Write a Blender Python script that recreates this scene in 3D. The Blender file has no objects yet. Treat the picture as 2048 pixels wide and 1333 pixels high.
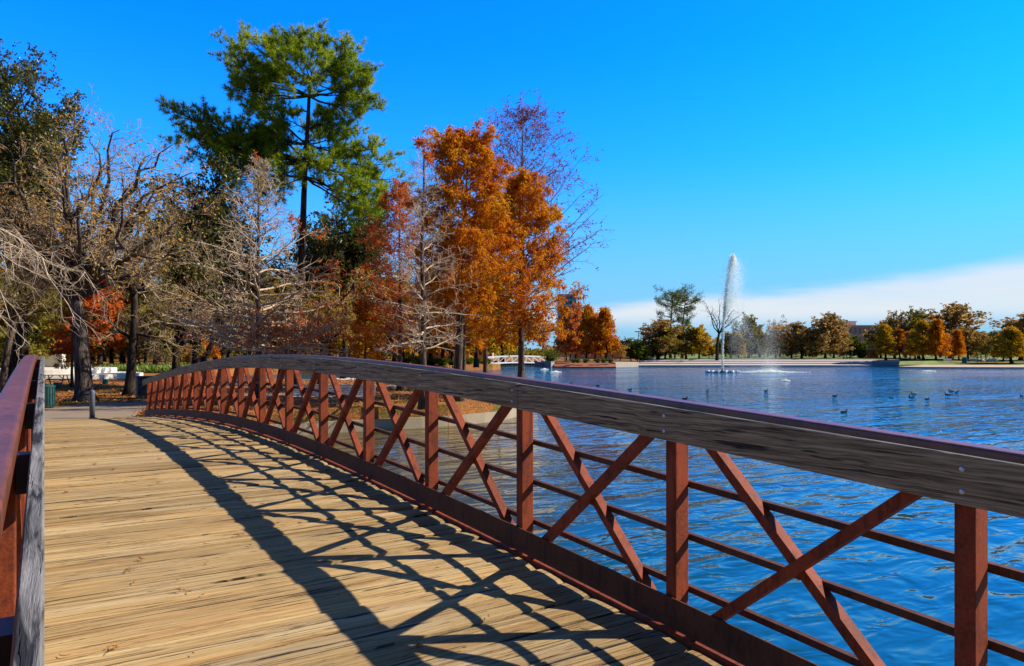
import bpy, math, random
import numpy as np
from mathutils import Vector
from mathutils.geometry import tessellate_polygon
R_ = math.radians
random.seed(7)
scene = bpy.context.scene
col = scene.collection

# ------------------------------------------------------------------ camera, sky, sun, exposure
FPX = 1440.0; HZ = 704.0; EYE_Z = 3.3
YAW = math.atan(935.0 / FPX)
FW = np.array([math.sin(YAW), math.cos(YAW), 0.0])
RT = np.array([math.cos(YAW), -math.sin(YAW), 0.0])
EYE = np.array([0.0, 0.0, EYE_Z])
cam_d = bpy.data.cameras.new('camera'); cam = bpy.data.objects.new('camera', cam_d); col.objects.link(cam)
cam.location = EYE; cam.rotation_euler = (R_(90), 0, -YAW)
cam_d.sensor_width = 36; cam_d.lens = FPX / 2048 * 36
cam_d.shift_y = (HZ - 666.5) / 2048
cam_d.clip_start = 0.05; cam_d.clip_end = 6000
scene.camera = cam

SUN = Vector((1.2, -0.59, 1.0)).normalized()
sd = bpy.data.lights.new('sun', 'SUN'); sd.energy = 5.0; sd.angle = R_(0.5); sd.color = (1.0, 0.91, 0.78)
so = bpy.data.objects.new('sun', sd); col.objects.link(so)
so.rotation_euler = SUN.to_track_quat('Z', 'Y').to_euler()

world = bpy.data.worlds.new("World"); scene.world = world; world.use_nodes = True
class NT:
    """tiny node helper"""
    def __init__(s, tree): s.t = tree; s.n = tree.nodes; s.l = tree.links
    def new(s, typ, **kw):
        nd = s.n.new(typ)
        for k, v in kw.items():
            if hasattr(nd, k): setattr(nd, k, v)
        return nd
    def put(s, sock, v):
        if isinstance(v, bpy.types.NodeSocket): s.l.new(v, sock)
        elif isinstance(v, (int, float)):
            if sock.type in ('RGBA',): sock.default_value = (v, v, v, 1)
            elif sock.type == 'VECTOR': sock.default_value = (v, v, v)
            else: sock.default_value = v
        else:
            v = tuple(v)
            if sock.type == 'RGBA' and len(v) == 3: v = v + (1,)
            sock.default_value = v
    def math(s, op, a, b=None, c=None, clamp=False):
        nd = s.new('ShaderNodeMath', operation=op); nd.use_clamp = clamp
        s.put(nd.inputs[0], a)
        if b is not None: s.put(nd.inputs[1], b)
        if c is not None: s.put(nd.inputs[2], c)
        return nd.outputs[0]
    def vmath(s, op, a, b=None):
        nd = s.new('ShaderNodeVectorMath', operation=op); s.put(nd.inputs[0], a)
        if b is not None: s.put(nd.inputs[1], b)
        return nd.outputs['Value'] if op in ('DOT_PRODUCT', 'LENGTH') else nd.outputs[0]
    def mix(s, fac, a, b, blend='MIX'):
        nd = s.new('ShaderNodeMix', data_type='RGBA', blend_type=blend)
        s.put(nd.inputs[0], fac); s.put(nd.inputs[6], a); s.put(nd.inputs[7], b)
        return nd.outputs[2]
    def ramp(s, fac, stops, interp='LINEAR'):
        nd = s.new('ShaderNodeValToRGB'); nd.color_ramp.interpolation = interp
        e = nd.color_ramp.elements
        while len(e) < len(stops): e.new(0.5)
        for el, (p, c) in zip(e, stops):
            el.position = p
            if isinstance(c, (int, float)): c = (c, c, c)
            el.color = (c[0], c[1], c[2], 1)
        s.put(nd.inputs[0], fac); return nd.outputs[0]
    def smooth(s, x, lo, hi):
        nd = s.new('ShaderNodeMapRange', interpolation_type='SMOOTHSTEP'); s.put(nd.inputs[0], x)
        s.put(nd.inputs[1], lo); s.put(nd.inputs[2], hi); return nd.outputs[0]
    def noise(s, vec, scale, detail=3, rough=0.5, dist=0.0):
        nd = s.new('ShaderNodeTexNoise'); s.put(nd.inputs['Vector'], vec); s.put(nd.inputs['Scale'], scale)
        s.put(nd.inputs['Detail'], detail); s.put(nd.inputs['Roughness'], rough); s.put(nd.inputs['Distortion'], dist)
        return nd.outputs[0]
    def mapping(s, vec, scale=(1, 1, 1), rot=(0, 0, 0), loc=(0, 0, 0)):
        nd = s.new('ShaderNodeMapping'); s.put(nd.inputs[0], vec); nd.inputs[1].default_value = loc
        nd.inputs[2].default_value = rot; nd.inputs[3].default_value = scale; return nd.outputs[0]
    def obj(s): return s.new('ShaderNodeTexCoord').outputs['Object']
    def island(s): return s.new('ShaderNodeNewGeometry').outputs['Random Per Island']
    def pos(s): return s.new('ShaderNodeNewGeometry').outputs['Position']

wt = NT(world.node_tree)
for nd in list(wt.n): wt.n.remove(nd)
sky = wt.new('ShaderNodeTexSky', sky_type='NISHITA'); sky.sun_disc = False
sky.sun_elevation = math.asin(SUN.z); sky.sun_rotation = math.atan2(SUN.x, SUN.y)
sky.air_density = 1.0; sky.dust_density = 0.3; sky.ozone_density = 2.5
D = wt.new('ShaderNodeTexCoord').outputs['Generated']
hs = wt.new('ShaderNodeHueSaturation'); hs.inputs['Saturation'].default_value = 1.35
wt.put(hs.inputs['Color'], sky.outputs[0])
skyc = wt.mix(1.0, hs.outputs[0], (0.05, 1.32, 2.5), 'MULTIPLY')
# a low cloud bank along the far horizon (a function of view direction)
df = wt.vmath('DOT_PRODUCT', D, tuple(FW)); dr = wt.vmath('DOT_PRODUCT', D, tuple(RT))
dz = wt.new('ShaderNodeSeparateXYZ'); wt.put(dz.inputs[0], D); el = dz.outputs[2]
az = wt.math('ARCTAN2', dr, df)
cv = wt.new('ShaderNodeCombineXYZ'); wt.put(cv.inputs[0], wt.math('MULTIPLY', az, 2.2)); wt.put(cv.inputs[1], wt.math('MULTIPLY', el, 16.0))
n1 = wt.noise(cv.outputs[0], 3.0, 5, 0.6)
azp = wt.math('MAXIMUM', wt.math('SUBTRACT', az, 0.12), 0.0)
top = wt.math('ADD', wt.math('MULTIPLY', azp, 0.088), 0.062)
n0 = wt.noise(cv.outputs[0], 1.1, 6, 0.62)
top = wt.math('ADD', top, wt.math('ADD', wt.math('MULTIPLY', wt.math('SUBTRACT', n1, 0.5), 0.020), wt.math('MULTIPLY', wt.math('SUBTRACT', n0, 0.5), 0.034)))
m_top = wt.math('SUBTRACT', 1.0, wt.smooth(wt.math('SUBTRACT', el, top), -0.016, 0.009))
m_bot = wt.smooth(el, 0.022, 0.055)
body = wt.math('ADD', wt.math('MULTIPLY', n0, 0.9), 0.42)
m_az = wt.math('MULTIPLY', wt.smooth(az, -0.05, 0.12), wt.math('SUBTRACT', 1.0, wt.smooth(az, 1.2, 1.8)))
cl = wt.math('MULTIPLY', wt.math('MULTIPLY', m_top, m_bot), wt.math('MULTIPLY', body, m_az), clamp=True)
# pale air low over the horizon
low = wt.math('MULTIPLY', wt.math('SUBTRACT', 1.0, wt.smooth(el, -0.12, 0.40)), 0.95)
skyc = wt.mix(low, skyc, (0.75, 2.8, 5.7))
low2 = wt.math('MULTIPLY', wt.math('SUBTRACT', 1.0, wt.smooth(el, -0.08, 0.27)), 0.95)
skyc = wt.mix(low2, skyc, (2.35, 4.0, 5.3))
skyc = wt.mix(cl, skyc, (5.4, 5.7, 6.0))
skyc = wt.mix(wt.smooth(el, 0.48, 0.82), skyc, (0.46, 0.42, 0.52))      # unseen zenith darkened and greyed to cut ambient light
skyc = wt.mix(1.0, skyc, wt.math('ADD', wt.math('MULTIPLY', wt.smooth(df, -0.5, 0.35), 0.62), 0.38), 'MULTIPLY')   # sky behind the camera dimmed to deepen the shade
bg = wt.new('ShaderNodeBackground'); wt.put(bg.inputs[0], skyc); bg.inputs[1].default_value = 0.1
wo = wt.new('ShaderNodeOutputWorld'); wt.l.new(bg.outputs[0], wo.inputs[0])

scene.view_settings.view_transform = 'Standard'; scene.view_settings.look = 'None'
scene.view_settings.exposure = 0.6; scene.view_settings.gamma = 1.0
scene.cycles.max_bounces = 6; scene.cycles.diffuse_bounces = 4; scene.cycles.glossy_bounces = 3
scene.cycles.transmission_bounces = 3; scene.cycles.transparent_max_bounces = 6
scene.cycles.sample_clamp_indirect = 3.0; scene.cycles.sample_clamp_direct = 6.0

# ------------------------------------------------------------------ helpers
def P(x, y, z):          # photograph pixel (2048 wide) at distance z -> world point
    return EYE + z * (FW + (x - 1024) / FPX * RT + (HZ - y) / FPX * np.array([0, 0, 1.0]))
def G(x, z, Z=0.97):
    p = EYE + z * (FW + (x - 1024) / FPX * RT); return np.array([p[0], p[1], Z])

class MB:
    """collects geometry for ONE mesh object"""
    def __init__(s): s.v = []; s.f = []; s.n = 0
    def add(s, V, *Fs):
        V = np.asarray(V, float).reshape(-1, 3)
        for F in Fs:
            F = np.asarray(F, dtype=np.int64)
            if F.size: s.f.append(F + s.n)
        s.v.append(V); s.n += len(V)
    def box(s, x0, x1, y0, y1, z0, z1):
        V = [(x, y, z) for x in (x0, x1) for y in (y0, y1) for z in (z0, z1)]
        s.add(V, [(0, 1, 3, 2), (4, 6, 7, 5), (0, 4, 5, 1), (2, 3, 7, 6), (0, 2, 6, 4), (1, 5, 7, 3)])
    def obox(s, c, u, v, w):      # centre + three half axes
        c, u, v, w = map(lambda q: np.asarray(q, float), (c, u, v, w))
        V = [c + a * u + b * v + d * w for a in (-1, 1) for b in (-1, 1) for d in (-1, 1)]
        s.add(V, [(0, 1, 3, 2), (4, 6, 7, 5), (0, 4, 5, 1), (2, 3, 7, 6), (0, 2, 6, 4), (1, 5, 7, 3)])
    def bar(s, a, b, w, h, up=(0, 0, 1)):
        a, b = np.asarray(a, float), np.asarray(b, float); d = b - a; L = np.linalg.norm(d); d /= L
        sd_ = np.cross(d, up); sd_ /= np.linalg.norm(sd_) + 1e-12; up2 = np.cross(sd_, d)
        s.obox((a + b) / 2, d * L / 2, sd_ * w / 2, up2 * h / 2)
    def loft(s, rings, cap=True, closed=True):   # rings (K,M,3)
        Rg = np.asarray(rings, float); K, M, _ = Rg.shape
        i = np.arange(K - 1)[:, None] * M; j = np.arange(M if closed else M - 1)[None]; j2 = (j + 1) % M
        F = np.stack([i + j, i + j2, i + M + j2, i + M + j], -1).reshape(-1, 4)
        s.add(Rg.reshape(-1, 3), F)
        if cap and closed:
            s.f_ng = getattr(s, 'f_ng', [])
            base = s.n - K * M
            s.f_ng.append(list(range(base, base + M))[::-1]); s.f_ng.append(list(range(base + (K - 1) * M, base + K * M)))
    def tube(s, pts, rad, n=8, cap=True):
        pts = np.asarray(pts, float); K = len(pts); rad = np.broadcast_to(np.asarray(rad, float), (K,))
        T = np.gradient(pts, axis=0); T /= np.linalg.norm(T, axis=1)[:, None] + 1e-12
        ref = np.array([0, 0, 1.0]) if abs(T[:, 2]).mean() < 0.8 else np.array([1.0, 0, 0])
        A = np.cross(T, ref); A /= np.linalg.norm(A, axis=1)[:, None] + 1e-12; B = np.cross(T, A)
        th = np.linspace(0, 2 * np.pi, n, endpoint=False)
        rg = pts[:, None] + rad[:, None, None] * (A[:, None] * np.cos(th)[None, :, None] + B[:, None] * np.sin(th)[None, :, None])
        s.loft(rg, cap)
    def lathe(s, c, prof, n=16):
        th = np.linspace(0, 2 * np.pi, n, endpoint=False); c = np.asarray(c, float)
        rg = [[(c[0] + r * math.cos(t), c[1] + r * math.sin(t), c[2] + z) for t in th] for r, z in prof]
        s.loft(rg, True)
    def tubes(s, Pn, Rn, n=3):    # many polylines at once: (N,K,3),(N,K)
        Pn = np.asarray(Pn, float)
        if len(Pn) == 0: return
        N, K, _ = Pn.shape
        d = Pn[:, -1] - Pn[:, 0]; d /= np.linalg.norm(d, axis=1)[:, None] + 1e-9
        ref = np.where(np.abs(d[:, 2:3]) < 0.8, [[0, 0, 1.0]], [[1.0, 0, 0]])
        A = np.cross(d, ref); A /= np.linalg.norm(A, axis=1)[:, None] + 1e-9; B = np.cross(d, A)
        th = np.linspace(0, 2 * np.pi, n, endpoint=False)
        ring = A[:, None] * np.cos(th)[None, :, None] + B[:, None] * np.sin(th)[None, :, None]
        V = Pn[:, :, None] + Rn[:, :, None, None] * ring[:, None]
        base = (np.arange(N) * K * n)[:, None, None]; i = (np.arange(K - 1) * n)[None, :, None]
        j = np.arange(n)[None, None]; j2 = (j + 1) % n
        F = np.stack([base + i + j, base + i + j2, base + i + n + j2, base + i + n + j], -1).reshape(-1, 4)
        s.add(V.reshape(-1, 3), F)
    def leaves(s, pos, w, l, rng, droop=0.0, flat=0.0):
        N = len(pos)
        if N == 0: return
        u = rng.normal(size=(N, 3)); u[:, 2] -= droop; u[:, 2] *= (1 - flat); u /= np.linalg.norm(u, axis=1)[:, None] + 1e-9
        v = np.cross(u, rng.normal(size=(N, 3))); v /= np.linalg.norm(v, axis=1)[:, None] + 1e-9
        k = rng.uniform(0.65, 1.35, (N, 1)); L = l * k; Wd = w * k
        V = np.stack([pos, pos + u * L * .5 + v * Wd * .5, pos + u * L, pos + u * L * .5 - v * Wd * .5], 1)
        F = np.arange(N)[:, None] * 4 + np.arange(4)[None]
        s.add(V.reshape(-1, 3), F)
    def build(s, name, mat, parent=None, smooth=False, loc=None):
        me = bpy.data.meshes.new(name)
        V = np.concatenate(s.v).astype(np.float32); ng = getattr(s, 'f_ng', [])
        me.vertices.add(len(V)); me.vertices.foreach_set('co', V.ravel())
        li = []; tot = []
        for F in s.f: li.append(F.ravel()); tot.append(np.full(len(F), F.shape[1]))
        for f in ng: li.append(np.array(f)); tot.append(np.array([len(f)]))
        li = np.concatenate(li).astype(np.int32); tot = np.concatenate(tot).astype(np.int32)
        st = np.concatenate([[0], np.cumsum(tot)[:-1]]).astype(np.int32)
        me.loops.add(len(li)); me.loops.foreach_set('vertex_index', li)
        me.polygons.add(len(tot)); me.polygons.foreach_set('loop_start', st)
        me.polygons.foreach_set('loop_total', tot)
        me.polygons.foreach_set('use_smooth', np.full(len(tot), bool(smooth)))
        me.update(calc_edges=True); me.validate()
        if mat: me.materials.append(mat)
        o = bpy.data.objects.new(name, me); col.objects.link(o)
        if parent is not None: o.parent = parent
        if loc is not None: o.location = loc
        return o

def tag(o, label=None, cat=None, group=None, kind=None):
    if label: o['label'] = label
    if cat: o['category'] = cat
    if group: o['group'] = group
    if kind: o['kind'] = kind
    return o
def thing(name, label, cat, loc=(0, 0, 0), rz=0, group=None):
    o = bpy.data.objects.new(name, None); col.objects.link(o); o.location = loc; o.rotation_euler = (0, 0, rz)
    o.empty_display_size = 0.2
    return tag(o, label, cat, group)
def structure(name, mb, mat, smooth=False): return tag(mb.build(name, mat, None, smooth), kind='structure')
KIDS = {}
def copy_tree(o, parent=None):
    c = o.copy(); col.objects.link(c)
    if parent is not None: c.parent = parent
    for ch in [q for q in list(o.children)]: copy_tree(ch, c)
    return c

# ------------------------------------------------------------------ materials
def mat(name):
    m = bpy.data.materials.new(name); m.use_nodes = True; t = NT(m.node_tree)
    b = t.n['Principled BSDF']; return m, t, b
def simple(name, c, rough=0.6, var=0.25, scale=6.0, metal=0.0, bump=0.0):
    m, t, b = mat(name)
    n = t.noise(t.obj(), scale, 4, 0.6)
    k = t.math('ADD', t.math('MULTIPLY', n, 2 * var), 1 - var)
    cc = t.mix(1.0, tuple(c) + (1,), k, 'MULTIPLY')
    t.put(b.inputs['Base Color'], cc); b.inputs['Roughness'].default_value = rough; b.inputs['Metallic'].default_value = metal
    if bump:
        bp = t.new('ShaderNodeBump'); bp.inputs['Strength'].default_value = 0.6; bp.inputs['Distance'].default_value = bump
        t.put(bp.inputs['Height'], t.noise(t.obj(), scale * 6, 4, 0.6)); t.put(b.inputs['Normal'], bp.outputs[0])
    return m
def leafmat(name, stops, clump=0.5, scale=0.9, trans=0.35, gloss=0.0):
    """stops: colours; a leaf picks one by its own random number shifted by a clump-sized noise"""
    m, t, b = mat(name)
    n = t.noise(t.obj(), scale, 2, 0.5)
    x = t.math('ADD', t.math('MULTIPLY', t.island(), 1 - clump), t.math('MULTIPLY', t.math('SUBTRACT', t.math('MULTIPLY', n, 2.2), 0.6), clump))
    c = t.ramp(x, [(i / (len(stops) - 1), s_) for i, s_ in enumerate(stops)])
    d = t.new('ShaderNodeBsdfDiffuse'); t.put(d.inputs[0], c)
    tr = t.new('ShaderNodeBsdfTranslucent'); t.put(tr.inputs[0], t.mix(1.0, c, (1.25, 1.1, 0.75), 'MULTIPLY'))
    mx = t.new('ShaderNodeMixShader'); mx.inputs[0].default_value = trans
    t.l.new(d.outputs[0], mx.inputs[1]); t.l.new(tr.outputs[0], mx.inputs[2]); out = mx.outputs[0]
    if gloss:
        g = t.new('ShaderNodeBsdfGlossy'); g.inputs['Roughness'].default_value = 0.35
        m2 = t.new('ShaderNodeMixShader'); m2.inputs[0].default_value = gloss
        t.l.new(out, m2.inputs[1]); t.l.new(g.outputs[0], m2.inputs[2]); out = m2.outputs[0]
    t.l.new(out, t.n['Material Output'].inputs[0]); t.n.remove(b)
    return m

def rust_mat(name, a, bcol, rough=0.62, spec=0.4, streak=False):
    m, t, b = mat(name); o = t.obj()
    n1 = t.noise(o, 3.0, 5, 0.65); n2 = t.noise(o, 60.0, 3, 0.7); n3 = t.noise(t.mapping(o, (4, 4, 0.7)), 5.0, 4, 0.65)
    x = t.math('ADD', t.math('MULTIPLY', n1, 0.6), t.math('MULTIPLY', n2, 0.4))
    c = t.ramp(x, [(0.36, bcol), (0.52, a), (0.66, (a[0] * 1.25, a[1] * 1.2, a[2] * 1.1))])
    c = t.mix(t.math('MULTIPLY', t.smooth(n3, 0.48, 0.68), 0.7), c, (bcol[0] * .6, bcol[1] * .7, bcol[2] * .8))
    sp = t.smooth(t.noise(o, 150.0, 2, 0.5), 0.62, 0.74)
    c = t.mix(t.math('MULTIPLY', sp, 0.4), c, (a[0] * 1.7, a[1] * 1.9, a[2] * 1.9))
    t.put(b.inputs['Base Color'], c); t.put(b.inputs['Roughness'], t.math('ADD', t.math('MULTIPLY', n2, 0.3), rough - 0.15))
    b.inputs['Specular IOR Level'].default_value = spec
    bp = t.new('ShaderNodeBump'); bp.inputs['Strength'].default_value = 0.5; bp.inputs['Distance'].default_value = 0.003
    t.put(bp.inputs['Height'], n2); t.put(b.inputs['Normal'], bp.outputs[0])
    return m
M = {}
M['rust'] = rust_mat('rusted_steel', (0.25, 0.048, 0.014), (0.11, 0.026, 0.010), 0.7, 0.2)
M['rust_dark'] = rust_mat('dark_rusted_steel', (0.105, 0.042, 0.019), (0.055, 0.026, 0.012), 0.66, 0.2)
M['rust_top'] = rust_mat('worn_steel_rail', (0.17, 0.048, 0.019), (0.09, 0.028, 0.014), 0.42, 0.7)
M['black'] = simple('black_metal', (0.012, 0.012, 0.013), 0.5, 0.3)
M['bolt'] = simple('galvanised_bolt', (0.55, 0.55, 0.56), 0.4, 0.2, 30, 0.6)

def deck_mat():
    m, t, b = mat('weathered_deck_planks'); o = t.obj(); r = t.island()
    off = t.new('ShaderNodeCombineXYZ'); t.put(off.inputs[0], t.math('MULTIPLY', r, 47.0)); t.put(off.inputs[1], t.math('MULTIPLY', r, 13.0))
    v = t.vmath('ADD', o, off.outputs[0])
    warp = t.noise(t.mapping(v, (0.6, 2.0, 1)), 1.6, 2, 0.5)
    sh = t.new('ShaderNodeCombineXYZ'); t.put(sh.inputs[1], t.math('MULTIPLY', warp, 0.055))
    vw = t.vmath('ADD', v, sh.outputs[0])
    grain = t.noise(t.mapping(vw, (0.45, 34, 1)), 1.0, 8, 0.72)
    fine = t.noise(t.mapping(vw, (1.6, 170, 1)), 1.0, 4, 0.75)
    broad = t.noise(t.mapping(v, (0.5, 5, 1)), 1.0, 3, 0.55)
    c = t.ramp(grain, [(0.28, (0.15, 0.085, 0.03)), (0.40, (0.36, 0.222, 0.084)), (0.54, (0.48, 0.325, 0.135)), (0.72, (0.59, 0.43, 0.21))])
    c = t.mix(t.smooth(broad, 0.45, 0.72), c, t.mix(0.5, c, (0.54, 0.43, 0.26)))
    c = t.mix(t.math('MULTIPLY', t.smooth(broad, 0.5, 0.25), 0.55), c, (0.34, 0.165, 0.058))
    tone = t.math('ADD', t.math('MULTIPLY', r, 0.45), 0.76)
    c = t.mix(1.0, c, tone, 'MULTIPLY')
    c = t.mix(t.math('MULTIPLY', t.smooth(fine, 0.58, 0.38), 0.42), c, (0.10, 0.062, 0.028))
    # weather checks: long thin dark cracks following the grain
    ck = t.noise(t.mapping(vw, (0.9, 70, 1), (0, 0, 0), (3, 7, 0)), 1.0, 5, 0.75)
    crack = t.math('MULTIPLY', t.smooth(ck, 0.575, 0.60), t.smooth(t.noise(t.mapping(v, (1.0, 8, 1)), 1.2, 2, 0.5), 0.42, 0.54))
    c = t.mix(t.math('MULTIPLY', crack, 0.92), c, (0.022, 0.016, 0.012))
    ck2 = t.noise(t.mapping(vw, (0.42, 21, 1), (0, 0, 0), (5, 2, 0)), 1.0, 6, 0.62)
    crack2 = t.math('MULTIPLY', t.smooth(ck2, 0.595, 0.62), t.smooth(t.noise(t.mapping(v, (0.8, 5, 1), (0, 0, 0), (1, 4, 2)), 1.3, 3, 0.6), 0.47, 0.53))
    c = t.mix(t.math('MULTIPLY', crack2, 0.95), c, (0.02, 0.014, 0.010))
    ck3 = t.noise(t.mapping(vw, (5.0, 85, 1), (0, 0, 0), (2, 9, 0)), 1.0, 3, 0.6)
    tick = t.math('MULTIPLY', t.smooth(ck3, 0.60, 0.64), t.smooth(t.noise(v, 2.6, 3, 0.6), 0.45, 0.58))
    c = t.mix(t.math('MULTIPLY', tick, 0.8), c, (0.045, 0.028, 0.016))
    # a few knots
    vo = t.new('ShaderNodeTexVoronoi'); t.put(vo.inputs['Vector'], t.mapping(vw, (1.0, 3.2, 1))); vo.inputs['Scale'].default_value = 0.9
    kn = t.smooth(vo.outputs['Distance'], 0.075, 0.02)
    c = t.mix(t.math('MULTIPLY', kn, 0.75), c, (0.16, 0.075, 0.03))
    t.put(b.inputs['Base Color'], c); b.inputs['Roughness'].default_value = 0.85; b.inputs['Specular IOR Level'].default_value = 0.2
    h = t.math('SUBTRACT', t.math('ADD', t.math('MULTIPLY', grain, 0.6), t.math('MULTIPLY', fine, 0.3)), t.math('MULTIPLY', t.math('MAXIMUM', crack, crack2), 1.1))
    bp = t.new('ShaderNodeBump'); bp.inputs['Strength'].default_value = 1.0; bp.inputs['Distance'].default_value = 0.009
    t.put(bp.inputs['Height'], h); t.put(b.inputs['Normal'], bp.outputs[0])
    return m
M['deck'] = deck_mat()
def rub_mat():
    m, t, b = mat('grey_weathered_board'); o = t.obj(); r = t.island()
    off = t.new('ShaderNodeCombineXYZ'); t.put(off.inputs[1], t.math('MULTIPLY', r, 31.0)); v = t.vmath('ADD', o, off.outputs[0])
    w = t.noise(t.mapping(v, (5, 2.2, 5)), 1.0, 2, 0.5)
    sh = t.new('ShaderNodeCombineXYZ'); t.put(sh.inputs[2], t.math('MULTIPLY', w, 0.05)); t.put(sh.inputs[0], t.math('MULTIPLY', w, 0.03)); vw = t.vmath('ADD', v, sh.outputs[0])
    g = t.noise(t.mapping(vw, (110, 1.6, 110)), 1.0, 5, 0.65)
    big = t.noise(t.mapping(v, (4, 2.0, 9)), 1.3, 5, 0.65)
    c = t.ramp(g, [(0.33, (0.08, 0.056, 0.028)), (0.5, (0.27, 0.195, 0.10)), (0.66, (0.46, 0.355, 0.195))])
    c = t.mix(t.math('MULTIPLY', t.smooth(big, 0.52, 0.70), 0.45), c, (0.075, 0.045, 0.025))
    c = t.mix(t.math('MULTIPLY', t.smooth(big, 0.42, 0.28), 0.5), c, (0.20, 0.16, 0.09))
    ck = t.noise(t.mapping(vw, (55, 1.6, 55), (0, 0, 0), (9, 1, 4)), 1.0, 3, 0.6)
    crack = t.smooth(ck, 0.60, 0.66)
    c = t.mix(t.math('MULTIPLY', crack, 0.9), c, (0.02, 0.018, 0.017))
    # the upward edge is bleached by the weather, with splits of its own
    nz = t.new('ShaderNodeSeparateXYZ'); t.put(nz.inputs[0], t.new('ShaderNodeNewGeometry').outputs['True Normal'])
    top_ = t.smooth(nz.outputs[2], 0.5, 0.9)
    g2 = t.noise(t.mapping(t.vmath('ADD', v, sh.outputs[0]), (42, 3.2, 4)), 1.0, 4, 0.62, 0.6)
    ct = t.ramp(g2, [(0.38, (0.02, 0.02, 0.02)), (0.46, (0.11, 0.105, 0.10)), (0.6, (0.21, 0.20, 0.19)), (0.8, (0.32, 0.305, 0.285))])
    c = t.mix(top_, c, ct)
    t.put(b.inputs['Base Color'], c); b.inputs['Roughness'].default_value = 0.85; b.inputs['Specular IOR Level'].default_value = 0.25
    bp = t.new('ShaderNodeBump'); bp.inputs['Strength'].default_value = 0.9; bp.inputs['Distance'].default_value = 0.006
    t.put(bp.inputs['Height'], t.math('SUBTRACT', t.math('ADD', g, t.math('MULTIPLY', g2, top_)), crack)); t.put(b.inputs['Normal'], bp.outputs[0])
    return m
M['rub'] = rub_mat()

def water_mat():
    m, t, b = mat('lake_water'); o = t.pos()
    # wind ripples: crests roughly across the view, several wavelengths; heights in metres
    rot = (0, 0, YAW + 0.12)
    a = t.noise(t.mapping(o, (0.5, 1.5, 1), rot), 0.75, 1, 0.45, 0.5)
    b2 = t.noise(t.mapping(o, (0.8, 1.6, 1), (0, 0, YAW - 0.3)), 1.55, 2, 0.45, 0.6)
    c2 = t.noise(t.mapping(o, (1, 1.5, 1), (0, 0, YAW + 0.5)), 7.0, 2, 0.5)
    gust = t.noise(t.mapping(o, (0.4, 1.6, 1), rot), 0.05, 4, 0.6)
    amp = t.math('ADD', t.math('MULTIPLY', t.smooth(gust, 0.38, 0.62), 1.0), 0.35)
    h = t.math('ADD', t.math('MULTIPLY', a, 0.24), t.math('ADD', t.math('MULTIPLY', b2, 0.15), t.math('MULTIPLY', c2, 0.006)))
    dist = t.vmath('LENGTH', o)
    h = t.math('MULTIPLY', h, t.math('MULTIPLY', amp, t.math('ADD', 1.2, t.math('MULTIPLY', t.smooth(dist, 15.0, 80.0), 2.0))))    # sheltered by the bridge, choppier out on the lake
    bp = t.new('ShaderNodeBump'); bp.inputs['Strength'].default_value = 1.0; bp.inputs['Distance'].default_value = 1.0
    t.put(bp.inputs['Height'], h)
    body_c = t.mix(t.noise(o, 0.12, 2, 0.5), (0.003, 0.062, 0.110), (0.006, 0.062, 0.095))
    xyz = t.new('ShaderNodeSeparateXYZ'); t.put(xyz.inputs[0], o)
    bank_brown = t.math('MULTIPLY', t.smooth(xyz.outputs[1], 8.0, 25.0), t.math('SUBTRACT', 1.0, t.smooth(xyz.outputs[0], 13.0, 26.0)))
    bank_brown = t.math('MULTIPLY', bank_brown, t.math('SUBTRACT', 1.0, t.smooth(xyz.outputs[1], 60.0, 80.0)))
    body_c = t.mix(bank_brown, body_c, (0.085, 0.062, 0.016))      # brown shallows by the near bank, tree reflections painted into the colour
    t.put(b.inputs['Base Color'], body_c); b.inputs['Roughness'].default_value = 0.06
    b.inputs['IOR'].default_value = 1.40; b.inputs['Specular IOR Level'].default_value = 0.65
    t.put(b.inputs['Normal'], bp.outputs[0])
    return m
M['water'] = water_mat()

def ground_mat():
    m, t, b = mat('park_ground'); o = t.pos()
    big = t.noise(o, 0.16, 4, 0.6); mid = t.noise(o, 1.1, 5, 0.65); fi = t.noise(o, 9.0, 4, 0.7)
    grass = t.ramp(fi, [(0.3, (0.055, 0.065, 0.012)), (0.55, (0.14, 0.14, 0.025)), (0.75, (0.24, 0.19, 0.04))])
    lit = t.ramp(t.noise(o, 14.0, 3, 0.7), [(0.3, (0.13, 0.045, 0.016)), (0.5, (0.34, 0.125, 0.034)), (0.7, (0.50, 0.25, 0.08))])
    k = t.smooth(t.math('ADD', t.math('MULTIPLY', big, 0.7), t.math('MULTIPLY', mid, 0.4)), 0.535, 0.65)
    c = t.mix(k, lit, grass)
    t.put(b.inputs['Base Color'], c); b.inputs['Roughness'].default_value = 0.95; b.inputs['Specular IOR Level'].default_value = 0.1
    bp = t.new('ShaderNodeBump'); bp.inputs['Distance'].default_value = 0.06; t.put(bp.inputs['Height'], fi); t.put(b.inputs['Normal'], bp.outputs[0])
    return m
M['ground'] = ground_mat()
M['lawn'] = simple('mown_lawn', (0.15, 0.20, 0.025), 0.95, 0.35, 0.5)
M['path'] = simple('path_concrete', (0.25, 0.18, 0.115), 0.9, 0.25, 1.2, 0, 0.004)
M['stone'] = simple('cream_stone', (0.62, 0.57, 0.46), 0.85, 0.12, 2.0)
M['kerb'] = simple('kerb_concrete', (0.32, 0.25, 0.155), 0.9, 0.3, 1.5, 0, 0.006)
M['sand_concrete'] = simple('sand_concrete', (0.40, 0.35, 0.27), 0.9, 0.15, 0.8)
M['terrace'] = simple('terrace_concrete', (0.46, 0.39, 0.36), 0.9, 0.15, 0.6)
M['white'] = simple('white_paint', (0.78, 0.77, 0.74), 0.5, 0.06, 3)
M['foam'] = simple('white_foam', (0.9, 0.92, 0.94), 0.9, 0.05, 3)
M['slate'] = simple('slate_grey_paint', (0.09, 0.105, 0.13), 0.5, 0.2, 10)
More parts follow.
